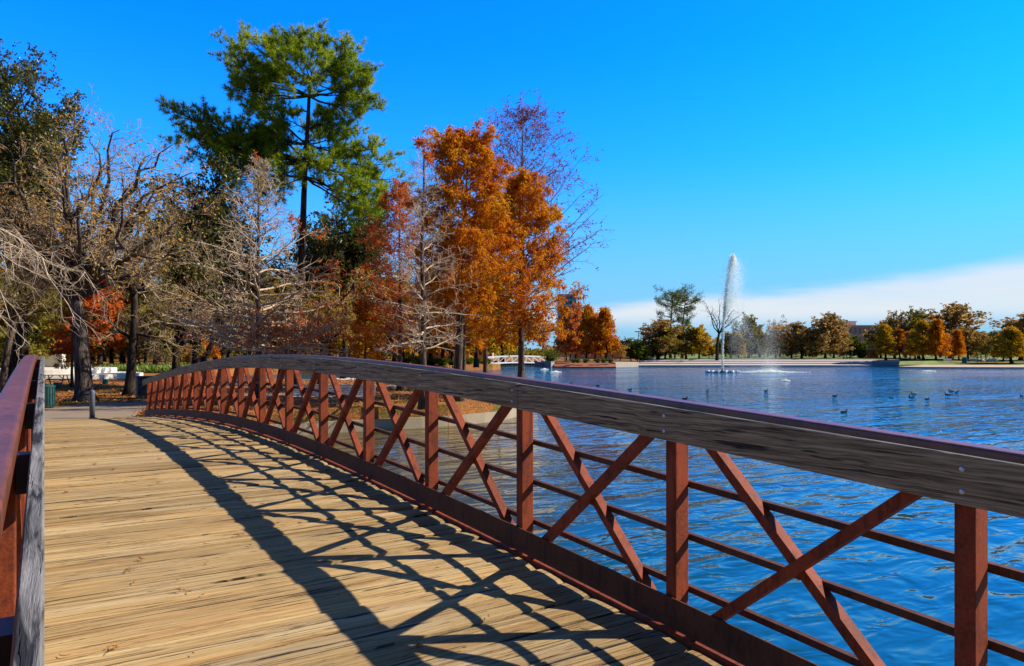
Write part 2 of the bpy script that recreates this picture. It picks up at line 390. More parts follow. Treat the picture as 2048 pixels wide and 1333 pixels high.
M['green_paint'] = simple('dark_green_paint', (0.018, 0.075, 0.065), 0.45, 0.2, 8)
M['teal'] = simple('teal_paint', (0.02, 0.22, 0.19), 0.4, 0.15, 8)
M['bench'] = simple('grey_bench_timber', (0.55, 0.51, 0.46), 0.8, 0.25, 12)
M['brown_metal'] = simple('brown_metal', (0.12, 0.03, 0.025), 0.6, 0.2, 8)
M['rock'] = simple('pale_rock', (0.45, 0.42, 0.36), 0.9, 0.4, 3, 0, 0.03)
M['brick'] = simple('red_brick', (0.55, 0.31, 0.27), 0.9, 0.15, 1.0)
M['brick_pale'] = simple('pale_brick', (0.60, 0.46, 0.40), 0.9, 0.1, 0.5)
M['roofdark'] = simple('dark_roof', (0.06, 0.055, 0.06), 0.8, 0.2, 1.0)
M['glass'] = simple('window_glass', (0.03, 0.05, 0.07), 0.1, 0.2, 2.0)
M['dullglass'] = simple('dull_window_glass', (0.30, 0.17, 0.16), 0.5, 0.2, 2.0)
M['towerglass'] = simple('blue_tower_glass', (0.10, 0.36, 0.50), 0.35, 0.3, 0.15)
M['orange'] = simple('orange_paint', (0.62, 0.17, 0.01), 0.6, 0.1, 2)
M['yellow'] = simple('yellow_canvas', (0.75, 0.45, 0.03), 0.7, 0.1, 2)
M['pole'] = simple('grey_lamp_pole', (0.16, 0.17, 0.18), 0.5, 0.15, 3)
M['retain'] = simple('blue_grey_concrete', (0.24, 0.26, 0.29), 0.9, 0.15, 0.7)
M['feather'] = simple('black_feathers', (0.012, 0.012, 0.014), 0.95, 0.4, 12)
M['bill'] = simple('pale_bill', (0.65, 0.6, 0.5), 0.5, 0.1)
M['skin'] = simple('skin', (0.42, 0.24, 0.17), 0.6, 0.05)
M['hair'] = simple('dark_hair', (0.02, 0.014, 0.01), 0.6, 0.2)
def cloth(c): return simple('cloth', c, 0.85, 0.1, 5)
# barks
def bark(name, a, b_, sc=1.0):
    m, t, b = mat(name); o = t.obj()
    n = t.noise(t.mapping(o, (9 * sc, 9 * sc, 1.6 * sc)), 1.0, 4, 0.65); n2 = t.noise(o, 0.8, 3, 0.6)
    c = t.mix(t.smooth(n, 0.35, 0.65), a, b_); c = t.mix(t.math('MULTIPLY', t.smooth(n2, 0.5, 0.7), 0.35), c, tuple(q * 1.5 for q in b_))
    t.put(b.inputs['Base Color'], c); b.inputs['Roughness'].default_value = 0.95; b.inputs['Specular IOR Level'].default_value = 0.1
    bp = t.new('ShaderNodeBump'); bp.inputs['Distance'].default_value = 0.04; t.put(bp.inputs['Height'], n); t.put(b.inputs['Normal'], bp.outputs[0])
    return m
M['bark_oak'] = bark('oak_bark', (0.035, 0.025, 0.02), (0.13, 0.10, 0.08))
M['bark_dark'] = bark('dark_bark', (0.016, 0.012, 0.01), (0.06, 0.045, 0.036))
M['bark_pine'] = bark('pine_bark', (0.03, 0.02, 0.014), (0.10, 0.066, 0.046))
M['bark_cyp'] = bark('cypress_bark', (0.035, 0.025, 0.018), (0.15, 0.11, 0.08))
M['twig_pale'] = bark('pale_twigs', (0.36, 0.265, 0.175), (0.58, 0.445, 0.305))
M['twig_oak'] = bark('oak_twigs', (0.22, 0.155, 0.095), (0.46, 0.345, 0.22))
M['twig_red'] = bark('reddish_twigs', (0.18, 0.085, 0.06), (0.32, 0.165, 0.115))
# foliage
M['lf_orange'] = leafmat('orange_cypress_leaves', [(0.22, 0.042, 0.008), (0.46, 0.115, 0.010), (0.60, 0.215, 0.012), (0.62, 0.345, 0.018), (0.48, 0.345, 0.028)], 0.55, 0.6, 0.45)
M['lf_rust'] = leafmat('rust_cypress_leaves', [(0.28, 0.045, 0.014), (0.50, 0.095, 0.020), (0.62, 0.165, 0.025), (0.58, 0.24, 0.035)], 0.5, 0.5, 0.4)
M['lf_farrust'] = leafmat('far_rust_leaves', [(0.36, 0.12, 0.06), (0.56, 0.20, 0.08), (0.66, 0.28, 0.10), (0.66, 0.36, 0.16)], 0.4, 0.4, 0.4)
M['lf_red'] = leafmat('dull_red_leaves', [(0.13, 0.025, 0.025), (0.24, 0.05, 0.035), (0.32, 0.085, 0.05)], 0.4, 0.8, 0.35)
M['lf_pine'] = leafmat('pine_needles', [(0.06, 0.12, 0.02), (0.17, 0.28, 0.024), (0.33, 0.43, 0.032), (0.48, 0.52, 0.06)], 0.45, 0.5, 0.58, 0.0)
M['lf_live'] = leafmat('live_oak_leaves', [(0.022, 0.034, 0.009), (0.055, 0.070, 0.014), (0.11, 0.115, 0.02), (0.20, 0.18, 0.035)], 0.4, 0.5, 0.3, 0.03)
M['lf_tan'] = leafmat('dry_oak_leaves', [(0.20, 0.18, 0.04), (0.40, 0.30, 0.06), (0.58, 0.36, 0.08), (0.60, 0.26, 0.06), (0.68, 0.55, 0.30)], 0.35, 0.7, 0.35)
M['lf_yellow'] = leafmat('yellow_leaves', [(0.16, 0.13, 0.015), (0.36, 0.25, 0.018), (0.56, 0.35, 0.022), (0.60, 0.28, 0.022)], 0.5, 0.35, 0.45)
M['lf_olive'] = leafmat('olive_leaves', [(0.06, 0.065, 0.016), (0.15, 0.145, 0.026), (0.28, 0.24, 0.035), (0.42, 0.28, 0.045)], 0.45, 0.35, 0.4)
M['lf_green'] = leafmat('green_leaves', [(0.03, 0.05, 0.010), (0.075, 0.11, 0.016), (0.15, 0.19, 0.024), (0.26, 0.26, 0.035)], 0.5, 0.35, 0.4)
M['lf_brown'] = leafmat('brown_sycamore_leaves', [(0.12, 0.095, 0.04), (0.26, 0.19, 0.07), (0.42, 0.26, 0.09), (0.50, 0.37, 0.17)], 0.5, 0.3, 0.5)
M['lf_cover'] = leafmat('ground_cover_leaves', [(0.05, 0.10, 0.015), (0.12, 0.20, 0.03), (0.26, 0.32, 0.08), (0.42, 0.42, 0.18)], 0.3, 0.5, 0.3)
M['litter'] = leafmat('fallen_leaves', [(0.12, 0.04, 0.016), (0.30, 0.10, 0.028), (0.42, 0.18, 0.05), (0.46, 0.27, 0.10)], 0.4, 0.7, 0.15)
M['drops'] = leafmat('water_spray', [(0.80, 0.90, 1.0), (0.9, 0.96, 1.0)], 0.2, 0.5, 0.5)

# ------------------------------------------------------------------ ground, lake, path
LAND = 0.97
lake_xy = [np.array(p, float) for p in [(-70, 28.6), (-20, 28.5), (-1.5, 28.3), (5, 28.4), (9, 28.9), (15, 28.3), (18.2, 29.2)]]
for x, z in [(1062, 39.5), (1070, 44), (1062, 51), (1035, 57), (985, 60), (900, 61), (800, 60.5), (700, 60.5), (600, 61), (500, 63), (440, 72), (430, 88),
             (480, 101), (560, 106), (680, 108), (800, 110), (880, 116), (930, 126), (985, 131), (1001, 136), (985, 143), (965, 152),
             (968, 172), (985, 180), (1080, 180), (1098, 168), (1100, 157), (1140, 154), (1228, 154), (1234, 158), (1246, 171.5),
             (1752, 171.5), (1752, 161), (1885, 160), (1880, 156), (1900, 154), (1980, 152), (2100, 150.5), (2500, 143), (3200, 100)]:
    lake_xy.append(G(x, z)[:2])
lake_xy += [np.array(p, float) for p in [(140, -20), (60, -9.0), (20, -7.6), (-20, -7.4), (-70, -8)]]
def ground():
    mb = MB(); S = 2500.0
    outer = [(-S, -S), (S, -S), (S, S), (-S, S)]
    hole = [tuple(p) for p in lake_xy]
    tri = tessellate_polygon([[Vector((x, y, 0)) for x, y in outer], [Vector((x, y, 0)) for x, y in hole]])
    V = [(x, y, LAND) for x, y in outer + hole]
    mb.add(V, [t_ if (np.cross(np.subtract(V[t_[1]], V[t_[0]]), np.subtract(V[t_[2]], V[t_[0]]))[2] > 0) else t_[::-1] for t_ in [tuple(q) for q in tri]])
    n = len(hole); Vs = [(x, y, LAND) for x, y in hole] + [(x, y, -1.0) for x, y in hole]
    mb.add(Vs, [(i, (i + 1) % n, n + (i + 1) % n, n + i) for i in range(n)])
    return structure('ground', mb, M['ground'])
ground()
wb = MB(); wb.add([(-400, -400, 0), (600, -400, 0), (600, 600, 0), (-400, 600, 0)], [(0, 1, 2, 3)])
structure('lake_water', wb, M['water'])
def ribbon(mb, pts, widths, z0, z1, thick=True):
    pts = np.array(pts, float); T = np.gradient(pts, axis=0); T /= np.linalg.norm(T, axis=1)[:, None]
    Nn = np.stack([T[:, 1], -T[:, 0]], 1); w = np.broadcast_to(np.asarray(widths, float), (len(pts),))[:, None] / 2
    a = pts - Nn * w; b = pts + Nn * w
    rg = np.stack([np.c_[a, np.full(len(a), z0)], np.c_[a, np.full(len(a), z1)], np.c_[b, np.full(len(b), z1)], np.c_[b, np.full(len(b), z0)]], 1)
    mb.loft(rg, True)
def smooth_line(pts, n=24):
    pts = np.array(pts, float); s_ = np.r_[0, np.cumsum(np.linalg.norm(np.diff(pts, axis=0), axis=1))]
    t = np.linspace(0, s_[-1], n); out = np.stack([np.interp(t, s_, pts[:, k]) for k in range(pts.shape[1])], 1)
    for _ in range(3): out[1:-1] = (out[:-2] + 2 * out[1:-1] + out[2:]) / 4
    return out
mb = MB(); ribbon(mb, smooth_line([(1.45, 28.55), (1.3, 31), (1.6, 34), (4.5, 37.5), (11, 40), (19, 44), (24, 49)]), np.linspace(4.6, 3.0, 24), 0.9, LAND + 0.012)
structure('path', mb, M['path'])
mb = MB(); ribbon(mb, smooth_line([(0.2, 31.0), (-2, 34), (-6, 37), (-14, 41), (-30, 44)]), np.linspace(3.6, 2.6, 24), 0.9, LAND + 0.008)
structure('side_path', mb, M['path'])
mb = MB(); ln = [p for p in lake_xy[1:13]]
ln = smooth_line([(q[0], q[1]) for q in ln], 60); ribbon(mb, ln, 0.42, -0.6, 0.46)
structure('kerb', mb, M['kerb'])
mb = MB(); off = np.array([0, 0.85]); ribbon(mb, smooth_line([(q[0], q[1]) for q in (lake_xy[1], lake_xy[2], lake_xy[3], lake_xy[4], lake_xy[5], lake_xy[6])], 40) + np.array([0, .62]), 0.9, -0.4, 0.80)
structure('bank', mb, M['ground'])

# ------------------------------------------------------------------ the footbridge
yk = np.array([-9, -3, 2.77, 7.58, 12.2, 15.1, 19, 25, 30]); sk = np.array([-.085, -.0735, -.0528, -.0300, .012, .041, .0567, .0745, .083])
yy = np.linspace(-9, 30, 1200); sl = np.interp(yy, yk, sk); sl = np.convolve(np.pad(sl, 60, 'edge'), np.ones(121) / 121, 'valid')
dd = np.r_[0, np.cumsum((sl[1:] + sl[:-1]) / 2 * np.diff(yy))]; dd += 0.234 - np.interp(4.39, yy, dd)
def rail_z(y): return EYE_Z - np.interp(y, yy, dd)
W_ = 2.9; H_ = 1.30; Y0, Y1 = -7.0, 28.45
POSTS = [1.364 + 1.556 * k for k in range(-5, 18)]
bridge = thing('footbridge', 'arched footbridge with timber deck and rusted steel truss railings crossing the lake', 'footbridge', (0, 0, 0))
def sweep(mb, side, prof, ys, dzf=None):
    X = (lambda a: W_ + a) if side > 0 else (lambda a: -a)
    pr = prof if side > 0 else prof[::-1]
    rg = [[(X(a), y, rail_z(y) + z) for a, z in pr] for y in ys]
    mb.loft(rg, True)
def rect(a0, a1, z0, z1): return [(a0, z0), (a0, z1), (a1, z1), (a1, z0)]
def rrect(a0, a1, z0, z1, r, n=3):
    out = []
    for cx, cz, s0 in ((a0 + r, z1 - r, 180), (a1 - r, z1 - r, 90), (a1 - r, z0 + r, 0), (a0 + r, z0 + r, -90)):
        for k in range(n + 1): t = R_(s0 - 90 * k / n); out.append((cx + r * math.cos(t), cz + r * math.sin(t)))
    return out
def build_deck():
    mb = MB(); rng = np.random.default_rng(3); pitch = 0.286; y = Y0; nx, ny = 14, 7
    while y < Y1 - 0.05:
        w = pitch * rng.uniform(0.96, 1.04); gap = rng.choice([0.008, 0.015, 0.022]); y2 = min(y + w - gap, Y1)
        xs = np.linspace(-0.04, W_ + 0.055, nx); tt = np.linspace(0, 1, ny)
        cup = rng.uniform(-0.001, 0.0025); tilt = rng.normal(0, 0.0025); twist = rng.normal(0, 0.003); bow = rng.normal(0, 0.003); lift = rng.normal(0, 0.0022)
        rows = []
        wob = np.cumsum(rng.normal(0, 0.0012, nx)); wob2 = np.cumsum(rng.normal(0, 0.0012, nx))
        for t in tt:
            yv = y + wob + (y2 - y + wob2 - wob) * t
            edge = -0.004 * (abs(2 * t - 1) > 0.99) - 0.0008 * (abs(2 * t - 1) > 0.6)
            z = rail_z((y + y2) / 2) + (yv - (y + y2) / 2) * -np.interp((y + y2) / 2, yy, sl) - H_ + lift + cup * (1 - (2 * t - 1) ** 2) + tilt * (2 * t - 1) + (2 * t - 1) * twist * (xs / W_ - .5) * 2 + bow * (1 - (2 * xs / W_ - 1) ** 2) + edge
            z = z + rng.normal(0, 0.0006, nx)
            rows.append(np.stack([xs, yv, z], 1))
        rows = np.array(rows); bot0 = rows[0].copy(); bot0[:, 2] -= .07; bot1 = rows[-1].copy(); bot1[:, 2] -= .07
        allr = np.concatenate([bot0[None], rows, bot1[None]])
        mb.loft(allr[:, ::-1], cap=False, closed=False)
        y += w
    return mb.build('deck', M['deck'], bridge)
build_deck()
YS = np.linspace(Y0 + 0.2, 28.35, 90)
for side in (1, -1):
    X = (lambda a: W_ + a) if side > 0 else (lambda a: -a)
    # steel: bottom chord, toe plate, top rail, three mid rails
    mb = MB(); sweep(mb, side, rrect(0.075, 0.21, -1.47, -1.277, 0.004, 1), YS); mb.build('bottom_chord', M['rust'], bridge)
    mb = MB(); sweep(mb, side, rect(0.058, 0.068, -1.25, -1.078), YS); mb.build('toe_plate', M['rust_dark'], bridge)
    mb = MB(); sweep(mb, side, rrect(0.078, 0.188, -0.055, 0.028, 0.014, 4), YS); mb.build('top_rail', M['rust_top'], bridge)
    for zz in (-0.435, -0.735, -1.035):
        mb = MB(); sweep(mb, side, rect(0.193, 0.228, zz - 0.036, zz), YS); mb.build('mid_rail', M['rust_dark'], bridge)
    for i, y in enumerate(POSTS):
        z = rail_z(y); mb = MB()
        rg = []
        pr = rrect(0.08, 0.185, -0.022, 0.056, 0.006, 2)
        pr = pr if side < 0 else pr[::-1]
        for zz in (z - 1.285, z - 0.05): rg.append([(X(a), y + b, zz) for a, b in pr])
        mb.loft(rg, True); mb.build('post', M['rust'], bridge)
        mb = MB(); mb.box(min(X(.04), X(.079)), max(X(.04), X(.079)), y - .045, y + .045, z - .165, z - .035); mb.build('spacer_block', M['black'], bridge)
        # bolt under the toe plate
        if i + 1 < len(POSTS):
            y2 = POSTS[i + 1]; z2 = rail_z(y2)
            for kind in (0, 1):
                a0 = 0.0825 if kind == 0 else 0.1395
                ya, za, yb, zb = (y2 - .11, z2 - 1.27, y + .10, z - .09) if kind == 0 else (y2 - .085, z2 - .09, y + .13, z - 1.27)
                mb = MB(); c0 = np.array([X(a0 + .0245), ya, za]); c1 = np.array([X(a0 + .0245), yb, zb])
                mb.bar(c0, c1, .052, .066, up=(1, 0, 0)); mb.build('brace', M['rust'], bridge)
    # grey timber rub boards, jointed
    joints = [Y0 + 0.2, -2.1, 4.39, 10.77, 17.0, 23.1, 28.45] if side > 0 else [Y0 + 0.2, -1.6, 5.2, 11.6, 17.6, 23.6, 28.45]
    rng = np.random.default_rng(11 + side)
    for ya, yb in zip(joints[:-1], joints[1:]):
        ya += .003; yb -= .003; n = 40; mb = MB(); dz_ = rng.normal(0, .0025)
        ys = np.linspace(ya, yb, n)
        rg = []
        nick = np.cumsum(rng.normal(0, .0008, n)); nick -= np.linspace(nick[0], nick[-1], n)
        for k, y in enumerate(ys):
            z = rail_z(y) + dz_
            pr = [(0, -.185), (0, -.004 + nick[k]), (.005, nick[k] * .6), (.034, nick[k] * .4), (.038, -.004), (.038, -.185)]
            pr = pr if side > 0 else pr[::-1]
            rg.append([(X(a), y, z + b) for a, b in pr])
        mb.loft(rg, True); board = mb.build('rub_board', M['rub'], bridge)
        for yp in POSTS:
            if ya < yp < yb and (side > 0):
                for zz in (-.052, -.137):
                    b2 = MB(); c = np.array([X(-.0045), yp - .012, rail_z(yp) + zz])
                    rg = [[(X(-h), c[1] + r * math.cos(t), c[2] + r * math.sin(t)) for t in np.linspace(0, 2 * math.pi, 10, endpoint=False)] for h, r in ((-.002, .011), (.002, .011), (.005, .007))]
                    b2.loft(rg, True); b2.build('bolt', M['bolt'], board, True)
            elif ya < yp < yb:
                for zz in (-.06, -.13):
                    b2 = MB(); b2.tube([(X(.002), yp - .012, rail_z(yp) + zz), (X(.10), yp - .012, rail_z(yp) + zz)], .007, 8); b2.build('bolt', M['black'], board)
# concrete abutment below the far end
mb = MB(); mb.box(-.5, 3.4, 28.47, 29.3, -0.8, 0.955); structure('abutment', mb, M['kerb'])
# cypress sprigs on the deck
rng = np.random.default_rng(5); mb = MB(); N = 110
ys = 3.2 + rng.beta(1.0, 2.2, N) * 16; xs = rng.uniform(0.06, 2.8, N)
for x, y in zip(xs, ys):
    z = rail_z(y) - H_ + .012; a = rng.uniform(0, 6.28); L = rng.uniform(.008, .024)
    pts = np.array([[x + L * (k - 1.5) * math.cos(a + .35 * k), y + L * (k - 1.5) * math.sin(a + .35 * k), z + .006 * rng.random()] for k in range(4)])
    mb.tubes(pts[None], np.array([[.002, .003, .003, .0015]]), 3)
    if rng.random() < .3: mb.leaves(np.repeat(pts, 5, 0), .004, .03, rng, 0, .8)
tag(mb.build('fallen_sprigs', M['litter']), 'dry rust coloured leaf sprigs scattered on the bridge deck', 'leaf litter', kind='stuff')

# ------------------------------------------------------------------ tree tools
def interp_poly(Pn, t):       # Pn (N,K,3), t (N,m) -> points, tangents
    N, K, _ = Pn.shape; f = np.clip(t * (K - 1), 0, K - 1.001); i = f.astype(int); fr = (f - i)[..., None]
    n = np.arange(N)[:, None]; a = Pn[n, i]; b = Pn[n, i + 1]
    d = b - a; d /= np.linalg.norm(d, axis=-1, keepdims=True) + 1e-9
    return a + (b - a) * fr, d
def spawn(Pn, Rn, n, t0, t1, ang, L, K, rng, up=0.0, curl=0.15, rr=0.6, tip=0.25, rmin=0.004, flat=1.0, bend=0.0, tpow=1.0, rel=None):
    """n children on each parent polyline. L: length, or f(t). Returns P,R,t"""
    N = len(Pn); t = t0 + (t1 - t0) * ((np.arange(n)[None] + rng.random((N, n))) / n) ** tpow
    p, T = interp_poly(Pn, t); K0 = Pn.shape[1]
    f = np.clip(t * (K0 - 1), 0, K0 - 1.001); i = f.astype(int); fr = f - i; nn = np.arange(N)[:, None]
    r0 = Rn[nn, i] * (1 - fr) + Rn[nn, i + 1] * fr
    v = rng.normal(size=p.shape); v -= (v * T).sum(-1, keepdims=True) * T; v[..., 2] *= flat; v /= np.linalg.norm(v, axis=-1, keepdims=True) + 1e-9
    a = np.radians(rng.uniform(ang[0], ang[1], t.shape))[..., None]
    d = np.cos(a) * T + np.sin(a) * v; d[..., 2] += up; d /= np.linalg.norm(d, axis=-1, keepdims=True)
    Ln = (L(t) if callable(L) else L) * rng.uniform(0.6, 1.3, t.shape)
    if rel is not None:
        pl = np.linalg.norm(np.diff(Pn, axis=1), axis=2).sum(1)[:, None]; Ln = np.minimum(Ln, rel * pl * (1.2 - .7 * t) * rng.uniform(.7, 1.3, t.shape) + .12)
    p = p.reshape(-1, 3); d = d.reshape(-1, 3); Ln = Ln.reshape(-1, 1); r0 = np.maximum(r0.reshape(-1) * rr, rmin)
    return walk(p, d, Ln, K, r0, rng, curl, bend, tip, rmin) + (t.reshape(-1),)
def walk(p, d, Ln, K, r0, rng, curl, bend, tip=0.25, rmin=0.004):
    out = [p]; st = Ln / (K - 1)
    for k in range(K - 1):
        p = p + d * st; out.append(p)
        d = d + rng.normal(size=d.shape) * curl; d[:, 2] += bend; d /= np.linalg.norm(d, axis=1, keepdims=True)
    R0 = r0[:, None] * (1 - (1 - tip) * np.linspace(0, 1, K)[None])
    return np.stack(out, 1), np.maximum(R0, rmin * .6)
def bough(a, b, K, rng, sag=0.0, wig=0.06, r=(0.1, 0.02)):
    a, b = np.asarray(a, float), np.asarray(b, float); t = np.linspace(0, 1, K)[:, None]; L = np.linalg.norm(b - a)
    p = a + (b - a) * t; p[:, 2] -= (4 * t * (1 - t))[:, 0] * sag * L
    w = np.cumsum(rng.normal(0, wig * L / math.sqrt(K), (K, 3)), 0); w -= w[0] + (w[-1] - w[0]) * t; p += w
    return p, np.linspace(r[0], r[1], K)
def along(Pn, n, rng, spread=0.0, t0=0.2):
    t = rng.uniform(t0, 1, (len(Pn), n)); p, _ = interp_poly(Pn, t); p = p.reshape(-1, 3)
    return p + rng.normal(0, spread, p.shape) if spread else p
def trunk_line(base, top, K, rng, r0, r1, wig=0.012, flare=1.5):
    p, _ = bough(base, top, K, rng, 0, wig); t = np.linspace(0, 1, K)
    r = r0 + (r1 - r0) * t ** 0.8; r[0] *= flare; r[1] *= 1 + (flare - 1) * .15
    return p, r
class Tree:
    def __init__(s, name, label, cat, base, group=None, seed=1):
        s.rng = np.random.default_rng(seed); s.base = np.asarray(base, float)
        s.root = thing(name, label, cat, s.base, 0, group); s.trunk = MB(); s.branch = MB(); s.crown = MB()
    def done(s, bark_m, branch_m=None, leaf_m=None):
        off = np.zeros(3)
        if s.trunk.v: s.trunk.build('trunk', bark_m, s.root, True)
        if s.branch.v: s.branch.build('branches', branch_m or bark_m, s.root, True)
        if s.crown.v: s.crown.build('crown', leaf_m, s.root)
        return s.root

# ------------------------------------------------------------------ trees of the near park
UPZ = np.array([0, 0, 1.0])
def cypress(name, label, x, z, top_y, half_px, r0, nl=62, first=0.26, leafy=0.0, leaf=None, twig=None, seed=1, asc=(0.05, 0.9), subs=11, twigs=6, prof=0.8, group=None, base=None, lean=0.0, lsize=(.055, .17), droop=0.9, patch=None, lf_n=6, bark_m=None, twig_r=0.0045, tp_=1.0, brf=.42):
    base = G(x, z) if base is None else base
    T = Tree(name, label, 'tree', base, group, seed); rng = T.rng
    H = (P(x, top_y, z) - base)[2]; rad = half_px * z / FPX
    tr, rr = trunk_line((0, 0, -.1), RT * lean + UPZ * H, 14, rng, r0, 0.025, 0.006, 1.7)
    T.trunk.tube(tr, rr, 10)
    t = first + (1 - first) * ((np.arange(nl) + rng.random(nl)) / nl) ** tp_; t = np.minimum(t, .985)
    p, _ = interp_poly(tr[None], t[None]); p = p[0]
    az = np.arange(nl) * 2.39996 + rng.normal(0, .3, nl); u = (t - first) / (1 - first)
    e = asc[0] + (asc[1] - asc[0]) * u + rng.normal(0, .12, nl)
    d = np.stack([np.cos(az) * np.cos(e), np.sin(az) * np.cos(e), np.sin(e)], 1)
    L = rad * ((1 - u) ** prof * .95 + .10) * rng.uniform(.65, 1.15, nl) * np.where(u < .08, .8, 1)
    br = np.interp(t, np.linspace(0, 1, 14), rr) * brf
    lp, lr = walk(p, d, L[:, None], 9, np.maximum(br, .014), rng, .11, .025, .2)
    T.branch.tubes(lp, lr, 5)
    sp, sr, st = spawn(lp, lr, subs, .18, 1.0, (35, 75), lambda q: rad * .32 * (1.15 - .6 * q), 5, rng, .05, .16, .55, .35, .006, .4, .01, rel=.42)
    T.branch.tubes(sp, sr, 4)
    tp, tr_, _ = spawn(sp, sr, twigs, .15, 1.0, (25, 70), min(.55, rad * .16) if rad * .16 > .3 else .3, 4, rng, .0, .2, .6, .5, twig_r, .6, 0.0, rel=.55)
    T.branch.tubes(tp, tr_, 3)
    if leaf:
        keep = np.ones(len(tp), bool)
        if patch is not None: keep = patch(tp[:, -1], H, rad, rng)
        else: keep = rng.random(len(tp)) < leafy
        if keep.any():
            pos = along(tp[keep], lf_n, rng, .035, .1)
            T.crown.leaves(pos, lsize[0], lsize[1], rng, droop, .1)
    return T.done(bark_m or M['bark_cyp'], twig or M['twig_pale'], leaf)
def spots(centres, z, base):   # patches of leaves around given crown points
    C = [(P(x, y, z) - base, r * z / FPX) for x, y, r in centres]
    def f(p, H, rad, rng):
        k = np.zeros(len(p), bool)
        for c, r in C:
            q = p - c; h = q @ RT; v = q[:, 2]; k |= (h * h + v * v) < (r * rng.uniform(.5, 1.2, len(p))) ** 2
        return k & (rng.random(len(p)) < .75)
    return f
# bare pale cypresses
b1 = G(517, 35); cypress('bald_cypress', 'wide bare pale cypress with a few rust tufts just behind the bridge crest', 517, 35, 330, 235, .19, 70, .22, leaf=M['lf_rust'],
        seed=21, subs=10, twigs=5, brf=.62, prof=1.15, asc=(-.02, 1.0), twig_r=.011, tp_=1.8, patch=spots([(515, 305, 11), (430, 325, 12), (670, 540, 50), (690, 600, 42), (640, 640, 40), (600, 660, 40), (720, 655, 40), (530, 670, 28), (505, 640, 20), (745, 660, 30), (560, 640, 22), (610, 440, 40), (470, 660, 16)], 35, b1))
b2 = G(848, 30.5); cypress('bald_cypress', 'slender nearly bare cypress standing in front of the orange cypresses', 848, 30.5, 285, 130, .17, 54, .22, leaf=M['lf_rust'],
        seed=22, subs=9, twigs=5, brf=.42, prof=.8, twig_r=.0075, tp_=1.25, patch=spots([(840, 283, 11), (860, 310, 10), (770, 620, 22), (800, 380, 14), (740, 640, 24)], 30.5, b2))
# leafy cypresses
cypress('bald_cypress', 'tall rounded orange and gold cypress, the fullest of the lakeside group', 914, 34, 292, 120, .24, 68, .33, leafy=.76, leaf=M['lf_orange'], seed=23,
        subs=12, twigs=6, prof=.24, asc=(.1, .65), lf_n=12, lsize=(.056, .19), twig=M['twig_red'], lean=.5)
cypress('bald_cypress', 'bright orange cypress with its trunk at the water edge, rightmost of the near group', 1042, 38, 372, 136, .20, 60, .29, leafy=.74, leaf=M['lf_orange'], seed=24,
        subs=12, twigs=6, prof=.5, asc=(-.10, .75), lf_n=12, lsize=(.056, .19), twig=M['twig_red'], droop=1.3)
cypress('bald_cypress', 'tall thin dull red cypress whose see-through crown rises behind the orange ones', 1044, 46, 240, 235, .22, 54, .26, leafy=.38, leaf=M['lf_red'], seed=25,
        subs=12, twigs=7, prof=.62, asc=(.50, 1.05), lf_n=4, lsize=(.055, .17), twig=M['twig_red'], droop=.5, twig_r=.007)
cypress('bald_cypress', 'dark rust cypress between the pine and the slender bare cypress', 800, 43, 385, 120, .16, 60, .28, leafy=.75, leaf=M['lf_rust'], seed=26, subs=10, twigs=5, lf_n=7, prof=.6)
cypress('bald_cypress', 'orange cypress with a thin trunk behind the fullest orange cypress', 972, 47, 420, 85, .19, 50, .30, leafy=.75, leaf=M['lf_orange'], seed=27, subs=10, twigs=5, lf_n=7, prof=.5, twig=M['twig_red'])
cypress('bald_cypress', 'yellow orange cypress with a slim trunk close to the full orange one', 928, 44, 470, 70, .14, 44, .30, leafy=.8, leaf=M['lf_orange'], seed=28, subs=9, twigs=5, lf_n=7, prof=.5, twig=M['twig_red'])
cypress('bald_cypress', 'low orange sapling with a thin trunk behind the wide bare cypress', 731, 46, 600, 48, .09, 34, .35, leafy=.8, leaf=M['lf_orange'], seed=29, subs=8, twigs=5, lf_n=6, prof=.5, twig=M['twig_red'])
cypress('bald_cypress', 'small red orange tree beside the big oak trunk', 144, 47, 575, 62, .10, 40, .25, leafy=.8, leaf=M['lf_rust'], seed=30, subs=9, twigs=5, lf_n=6, prof=.5, twig=M['twig_red'])
# the pale bare boughs reaching in from beyond the left-hand railing
T = Tree('bald_cypress', 'bare pale cypress boughs reaching over the near end of the left railing', 'tree', G(-230, 19), None, 31); rng = T.rng; zb = 19
tr, rr = trunk_line((0, 0, -.1), UPZ * 11, 12, rng, .2, .04, .006); T.trunk.tube(tr, rr, 10)
lm = []
for (sx, sy, ex, ey, dz) in [(-230, 470, 100, 560, -2), (-230, 430, 150, 640, -1), (-230, 540, 60, 690, -2.5), (-230, 520, 215, 610, .5), (-230, 480, 60, 500, -3), (-230, 500, 20, 640, -3.5), (-230, 470, 130, 530, 1), (-230, 600, -20, 600, 2)]:
    a, _ = interp_poly(tr[None], np.array([[(P(0, sy, zb)[2] - LAND) / 11]])); p, r = bough(a[0, 0], P(ex, ey, zb + dz) - T.base, 12, rng, -.16, .10, (.045, .008)); lm.append((p, r))
lp = np.array([q[0] for q in lm]); lr = np.array([q[1] for q in lm]); T.branch.tubes(lp, lr, 6)
sp, sr, _ = spawn(lp, lr, 15, .3, 1, (20, 65), .95, 7, rng, -.15, .22, .6, .3, .005, .8, -.05); T.branch.tubes(sp, sr, 4)
tp, tr_, _ = spawn(sp, sr, 6, .2, 1, (20, 60), .4, 4, rng, -.1, .2, .6, .5, .004, 1, -.04); T.branch.tubes(tp, tr_, 3)
T.done(M['bark_cyp'], M['twig_pale'])

